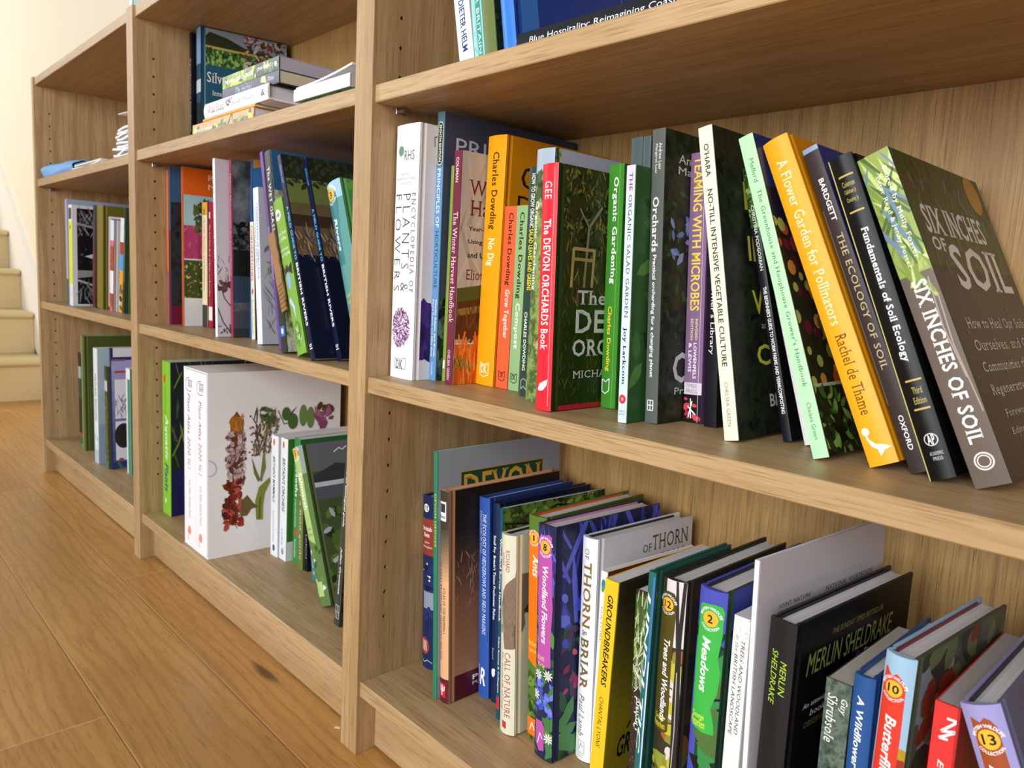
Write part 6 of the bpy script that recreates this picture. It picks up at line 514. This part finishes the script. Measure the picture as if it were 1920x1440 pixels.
# ------------------------------------------------------------------ bookcases
steel = flat('b9b9bb', .3, 1.0); hole_mat = flat('4a2f1a', .8)
HOLES = [.1685+.0315*k for k in range(26)]
def side_panel(name, parent, x0, x1, holes_at=None):
    """upright board; the face at holes_at is drilled with a row of shelf-pin holes"""
    bm = bmesh.new(); box(bm, x0, x1, 0, DP+.004, 0, H, .0006)
    if holes_at is not None:
        f0 = max((f for f in bm.faces if abs(f.calc_center_median().x-holes_at) < 1e-5 and abs(f.normal.x) > .9), key=lambda f: f.calc_area())
        outer = list(f0.edges); bmesh.ops.delete(bm, geom=[f0], context='FACES_ONLY')
        rims = []
        for hz in HOLES:
            if any(abs(hz-zz) < .02 for zz in SHELF_Z): continue
            r = .0024; ring = [bm.verts.new((holes_at, .036+r*math.cos(k*math.pi/4), hz+r*math.sin(k*math.pi/4))) for k in range(8)]
            rims.append(ring)
        es = list(outer)
        for ring in rims: es += [bm.edges.new((ring[k], ring[(k+1) % 8])) for k in range(8)]
        bmesh.ops.triangle_fill(bm, use_beauty=True, use_dissolve=False, edges=es, normal=(1, 0, 0))
        for ring in rims:
            deep = [bm.verts.new((v.co.x-.009, v.co.y, v.co.z)) for v in ring]
            for k in range(8): bm.faces.new((ring[k], ring[(k+1) % 8], deep[(k+1) % 8], deep[k])).material_index = 0
            bm.faces.new(deep)
        bmesh.ops.recalc_face_normals(bm, faces=bm.faces[:])
    return mesh_obj(name, bm, [oak_z], parent)
ZB, ZM, ZU = .0940, .4670, .7860
SHELF_Z = [ZB-.009, ZM-.0094, ZU-.0094]
UNITS = [('oak bookcase nearest the stairs, holding few books and a blue cloth', .4686, .7855),
         ('oak bookcase in the middle of the row, a white slipcase on its bottom shelf', .4673, .7876),
         ('oak bookcase nearest the camera, packed with colourful books', .4651, .7848)]
for k, (lab, zm, zu) in enumerate(UNITS):
    x0 = W8*k; x1 = x0+W8
    root = tag(empty('bookcase', (x0+W8/2, DP/2, 0)), lab, 'bookcase', 'row of matching oak bookcases')
    inv = Matrix.Translation((-(x0+W8/2), -DP/2, 0)); g = .0002
    parts = [side_panel('side_panel', root, x0+g, x0+T, x0+T), side_panel('side_panel', root, x1-T, x1-g)]
    def board(name, z1, m=oak_x, y0=R0, z0=None, y1=DP):
        bm = bmesh.new(); box(bm, x0+T+g, x1-T-g, y0, y1, (z1-S0) if z0 is None else z0, z1, .0008); parts.append(mesh_obj(name, bm, [m], root))
    board('top_board', H-.0022); board('shelf', zu); board('shelf', zm); board('bottom_board', ZB)
    board('plinth', ZB-S0-.0003, y0=.0268, y1=.043, z0=.003)
    bm = bmesh.new(); box(bm, x0+T+g, x1-T-g, DP+.0003, DP+.0038, .02, H-.004); parts.append(mesh_obj('back_panel', bm, [oak_back], root))
    for zz in (zu, zm):                                        # steel pins under the shelves, left and right, front and back
        for px, sgn in ((x0+T, 1), (x1-T, -1)):
            for py in (.036, .23):
                bm = bmesh.new(); bmesh.ops.create_cone(bm, cap_ends=True, segments=12, radius1=.0028, radius2=.0028, depth=.012, matrix=Matrix.Translation((px+sgn*.006, py, zz-S0-.0032)) @ Matrix.Rotation(math.pi/2, 4, 'Y'))
                box(bm, min(px, px+sgn*.0016), max(px, px+sgn*.0016), py-.005, py+.005, zz-S0-.0075, zz-S0-.0004, .0006)
                parts.append(mesh_obj('shelf_pin', bm, [steel], root))
    for o in parts: o.matrix_parent_inverse = inv

# ------------------------------------------------------------------ books
for (lab, shelf, kind, pos, z, sc, cc, pages, opt, sd, cd) in BOOKS:
    if lab.startswith('white slip'): continue
    make_book(lab, GROUPS[shelf], kind, pos, z, sc, cc, pages, opt, sd, cd)

# white slipcase holding two matching volumes
SLX, SLY, SLZ, SW, SHH, SD, SYAW = 1.0253, .0110, .0944, .107, .3154, .2450, -.6
sl = tag(empty('slipcase', (SLX, SLY, SLZ), (0, 0, math.radians(SYAW))), 'white slipcase with painted flower spikes on its side, on the middle bookcase bottom shelf', 'slipcase')
cw = .0022
def case_part(name, bx, prints=None):
    bm = bmesh.new(); box(bm, *bx); mats = [flat('efedee', .5)]
    if prints: prints.emit(bm, lambda py, pz, l: (SW+l, py, pz), 1); mats += [mat(q) for q in prints.cols]
    return mesh_obj(name, bm, mats, sl)
case_part('left_side', (0, cw, 0.0012, SD, 0, SHH)); case_part('top', (cw, SW-cw, .0012, SD-cw, SHH-cw, SHH)); case_part('bottom', (cw, SW-cw, .0012, SD-cw, 0, cw)); case_part('back', (cw, SW-cw, SD-cw, SD, 0, SHH))
pr = Print(SD, SHH)
for it in SLIP_ART: pr.draw(it)
case_part('right_side', (SW-cw, SW, .0012, SD, 0, SHH), pr)
for i, n in enumerate(('1', '2')):
    vw = (SW-2*cw-.0016)/2; vx = cw+.0004+i*(vw+.0006)
    sd = [('T', 'Plant Atlas 2020', .34, .58, .52, .87-.02*i, '4a4a52', 'ri', 'd'), ('T', 'Vol. '+n, .34, .6, .44, .5, '4a4a52', 'ri', 'd'), ('T', 'Stroh, Walker, Humphrey, Pescott', .36, .6, .16, .38, '8a8a92', 's', 'd'),
          ('L', [(.2, .9), (.28, .885), (.5, .88), (.7, .885)], .0012, '3a4468'), ('L', [(.2, .9), (.18, .93), (.3, .95), (.55, .955)], .0012, '3a4468'), ('T', 'BSBI', .4, .75, .9, .945, '3a4468', 'r', 'd'), ('P', [(.3, .07), (.55, .06), (.62, .09), (.5, .115), (.34, .1)], 'e8907a'), ('T', 'PRINCETON', .3, .42, .03, .06, '9a9aa2', 's', 'd')]
    c_, s_ = math.cos(math.radians(SYAW)), math.sin(math.radians(SYAW)); py = .0006
    make_book(('left' if i == 0 else 'right')+' volume of the matching white pair inside the flower slipcase', GROUPS['zb1'], 'pb', [SLX+vx*c_-py*s_, SLY+vx*s_+py*c_, vw, SHH-2*cw-.0012, 0, SYAW, SD-cw-.004], SLZ+cw+.0004, 'f3f4f8', 'f0f0f4', 'e3e3e4', {}, sd, [])

# torn scrap of brown cardboard tucked between two leaning spines
bm = bmesh.new(); random.seed(4)
n = 10; L_ = []; R_ = []
for i in range(n+1):
    t = i/n; L_.append((random.uniform(-.0006, .0006), t*.112)); R_.append((.021-.006*(1-t)+random.uniform(-.0016, .0016), t*.112+random.uniform(-.001, .001)))
pts = L_+list(reversed(R_))
fv = [bm.verts.new((x, .0, z)) for x, z in pts]; bv = [bm.verts.new((x, .0022, z)) for x, z in pts]
bm.faces.new(fv); bm.faces.new(list(reversed(bv)))
for i in range(len(pts)): j = (i+1) % len(pts); bm.faces.new((fv[j], fv[i], bv[i], bv[j]))
for k in range(6):                                             # corrugations showing where the liner is torn away
    z = .006+k*.0062; bmesh.ops.create_cone(bm, cap_ends=True, segments=8, radius1=.0014, radius2=.0014, depth=.013, matrix=Matrix.Translation((.0085, -.0002, z)) @ Matrix.Rotation(math.pi/2, 4, 'Y'))
bmesh.ops.recalc_face_normals(bm, faces=bm.faces[:])
card = mesh_obj('cardboard_scrap', bm, [paint('corrugated_card', 'a07a50', .8, 90, .2)])
card.location = SCRAP[0]; card.rotation_euler = SCRAP[1]
tag(card, 'torn brown corrugated cardboard scrap stuck between leaning spines', 'cardboard')

# ------------------------------------------------------------------ far bookcase, upper shelf: cloth, leaflets, folded papers
Z0 = .7855
bm = bmesh.new(); ring = []
NS, NA = 14, 40
for i in range(NS+1):
    t = i/NS; row = []
    for j in range(NA+1):
        a = j/NA; ang = a*2*math.pi*1.75+.4; r = .0235-.012*a+.0016*math.sin(5*ang+t*7)+.0012*math.sin(11*t+3*a)
        rx = 1.25; row.append(bm.verts.new((t*.2+.004*math.sin(9*a+2*t), r*rx*math.cos(ang)+.006*math.sin(3*t), max(.0012, .0195+r*.92*math.sin(ang)-(.008*(1-t) if t < .3 else 0)*a))))
    ring.append(row)
for i in range(NS):
    for j in range(NA): bm.faces.new((ring[i][j], ring[i+1][j], ring[i+1][j+1], ring[i][j+1]))
bmesh.ops.recalc_face_normals(bm, faces=bm.faces[:])
cl = mesh_obj('rolled_cloth', bm, [paint('blue_cotton', '86b4e6', .85, 400, .06)], None, 1.2)
md = cl.modifiers.new('thickness', 'SOLIDIFY'); md.thickness = .0016; md.offset = 0
cl.location = (.0285, .036, Z0+.0006); cl.rotation_euler = (0, 0, math.radians(7))
tag(cl, 'pale blue cloth rolled up at the left end of the far bookcase upper shelf', 'cloth')
rnd = random.Random(5); z = Z0+.0004
LEAF = ['white leaflet at the bottom of the flat pile beside the blue cloth', 'white leaflet second from the bottom of the pile beside the blue cloth', 'white leaflet third from the bottom of the pile beside the blue cloth', 'white leaflet second from the top of the pile beside the blue cloth', 'white leaflet with grey print on top of the pile beside the blue cloth']
for i in range(5):
    bm = bmesh.new(); box(bm, -.105, .105, -.074, .074, 0, .0032)
    pr = Print(.21, .148)
    for q in range(5): pr.draw(('R', .1, .9, .12+q*.16, .18+q*.16, 'b8bcc4'))
    pr.emit(bm, lambda px, py, l: (px-.105, py-.074, .0032+l), 1)
    o = mesh_obj('leaflet', bm, [flat('e9e8e2', .6)]+[mat(q) for q in pr.cols]); o.location = (.392+rnd.uniform(-.008, .008), .104+rnd.uniform(-.004, .004), z); o.rotation_euler = (0, 0, rnd.uniform(-.08, .08)); z += .0036
    tag(o, LEAF[i], 'leaflet', 'leaflets piled on the far bookcase upper shelf')
ORD = ['at the bottom', 'second from the bottom', 'third from the bottom', 'fourth from the bottom', 'fifth from the bottom', 'fifth from the top', 'fourth from the top', 'third from the top', 'second from the top', 'at the top']
z = Z0+.0005
for i in range(10):
    bm = bmesh.new(); n = 10; wx, wy = .05-.0012*i, .034; th = .0042; top, bot = [], []
    ph = rnd.uniform(0, 6); 
    for a in range(n+1):
        ra, rb = [], []
        for c_ in range(5):
            x = -wx+2*wx*a/n; y = -wy+2*wy*c_/4; zz = .0011*(1+math.sin(ph+x*60+y*20))
            ra.append(bm.verts.new((x, y, th+zz))); rb.append(bm.verts.new((x, y, zz)))
        top.append(ra); bot.append(rb)
    for a in range(n):
        for c_ in range(4):
            bm.faces.new((top[a][c_], top[a+1][c_], top[a+1][c_+1], top[a][c_+1])); bm.faces.new((bot[a][c_], bot[a][c_+1], bot[a+1][c_+1], bot[a+1][c_]))
    for a in range(n): bm.faces.new((bot[a][0], bot[a+1][0], top[a+1][0], top[a][0])); bm.faces.new((top[a][4], top[a+1][4], bot[a+1][4], bot[a][4]))
    for c_ in range(4): bm.faces.new((top[0][c_], top[0][c_+1], bot[0][c_+1], bot[0][c_])); bm.faces.new((bot[n][c_], bot[n][c_+1], top[n][c_+1], top[n][c_]))
    o = mesh_obj('folded_paper', bm, [flat('efeff2', .7)], None, .6)
    o.location = (.655+rnd.uniform(-.005, .005), .062+rnd.uniform(-.003, .003), z); o.rotation_euler = (0, 0, rnd.uniform(-.12, .12)); z += .0066
    tag(o, 'wavy white folded paper '+ORD[i]+' of the stack against the upright', 'paper', 'folded papers stacked on the far bookcase upper shelf')
bm = bmesh.new(); bmesh.ops.create_cone(bm, cap_ends=False, segments=28, radius1=.0145, radius2=.0145, depth=.026, matrix=Matrix.Translation((0, 0, .013)))
o = mesh_obj('cardboard_tube', bm, [flat('e6dcc8', .7)], None, .6); md = o.modifiers.new('wall', 'SOLIDIFY'); md.thickness = .0012; md.offset = -1; o.location = (.667, .06, z+.0004)
tag(o, 'short cream cardboard tube standing on the folded papers', 'tube')
bm = bmesh.new(); box(bm, -.034, .034, -.028, .028, 0, .0022, .0006); o = mesh_obj('card_slip', bm, [flat('e6dfe6', .6)]); o.location = (.655, .06, z+.0268); o.rotation_euler = (0, 0, .1)
tag(o, 'pale card lying flat on top of the cardboard tube', 'card')
# loose white booklet on the lying white paperback
bm = bmesh.new(); n = 10; tp, bt = [], []
for i in range(n+1):
    t = i/n; x = -.07+.14*t; zz = .0095*t*t
    tp.append([bm.verts.new((x, y, zz+.0026)) for y in (0, .19)]); bt.append([bm.verts.new((x, y, zz)) for y in (0, .19)])
for i in range(n):
    bm.faces.new((tp[i][0], tp[i+1][0], tp[i+1][1], tp[i][1])); bm.faces.new((bt[i][1], bt[i+1][1], bt[i+1][0], bt[i][0]))
    bm.faces.new((bt[i][0], bt[i+1][0], tp[i+1][0], tp[i][0])); bm.faces.new((tp[i][1], tp[i+1][1], bt[i+1][1], bt[i][1]))
bm.faces.new((bt[0][1], bt[0][0], tp[0][0], tp[0][1])); bm.faces.new((bt[n][0], bt[n][1], tp[n][1], tp[n][0]))
o = mesh_obj('booklet', bm, [flat('f1f1f4', .6)], None, .5); o.location = (1.452, .032, .8189)
tag(o, 'loose white booklet curling up on top of the plain white lying paperback', 'booklet')
# paint flakes on the floorboards
bm = bmesh.new(); box(bm, -.004, .004, -.002, .002, 0, .0012, .0004); o = mesh_obj('wood_splinter', bm, [flat('e8c8a0', .7)]); o.location = (1.555, .0125, .0002); o.rotation_euler = (0, 0, .6)
tag(o, 'tiny pale wood splinter on the floor beside the double upright', 'splinter')
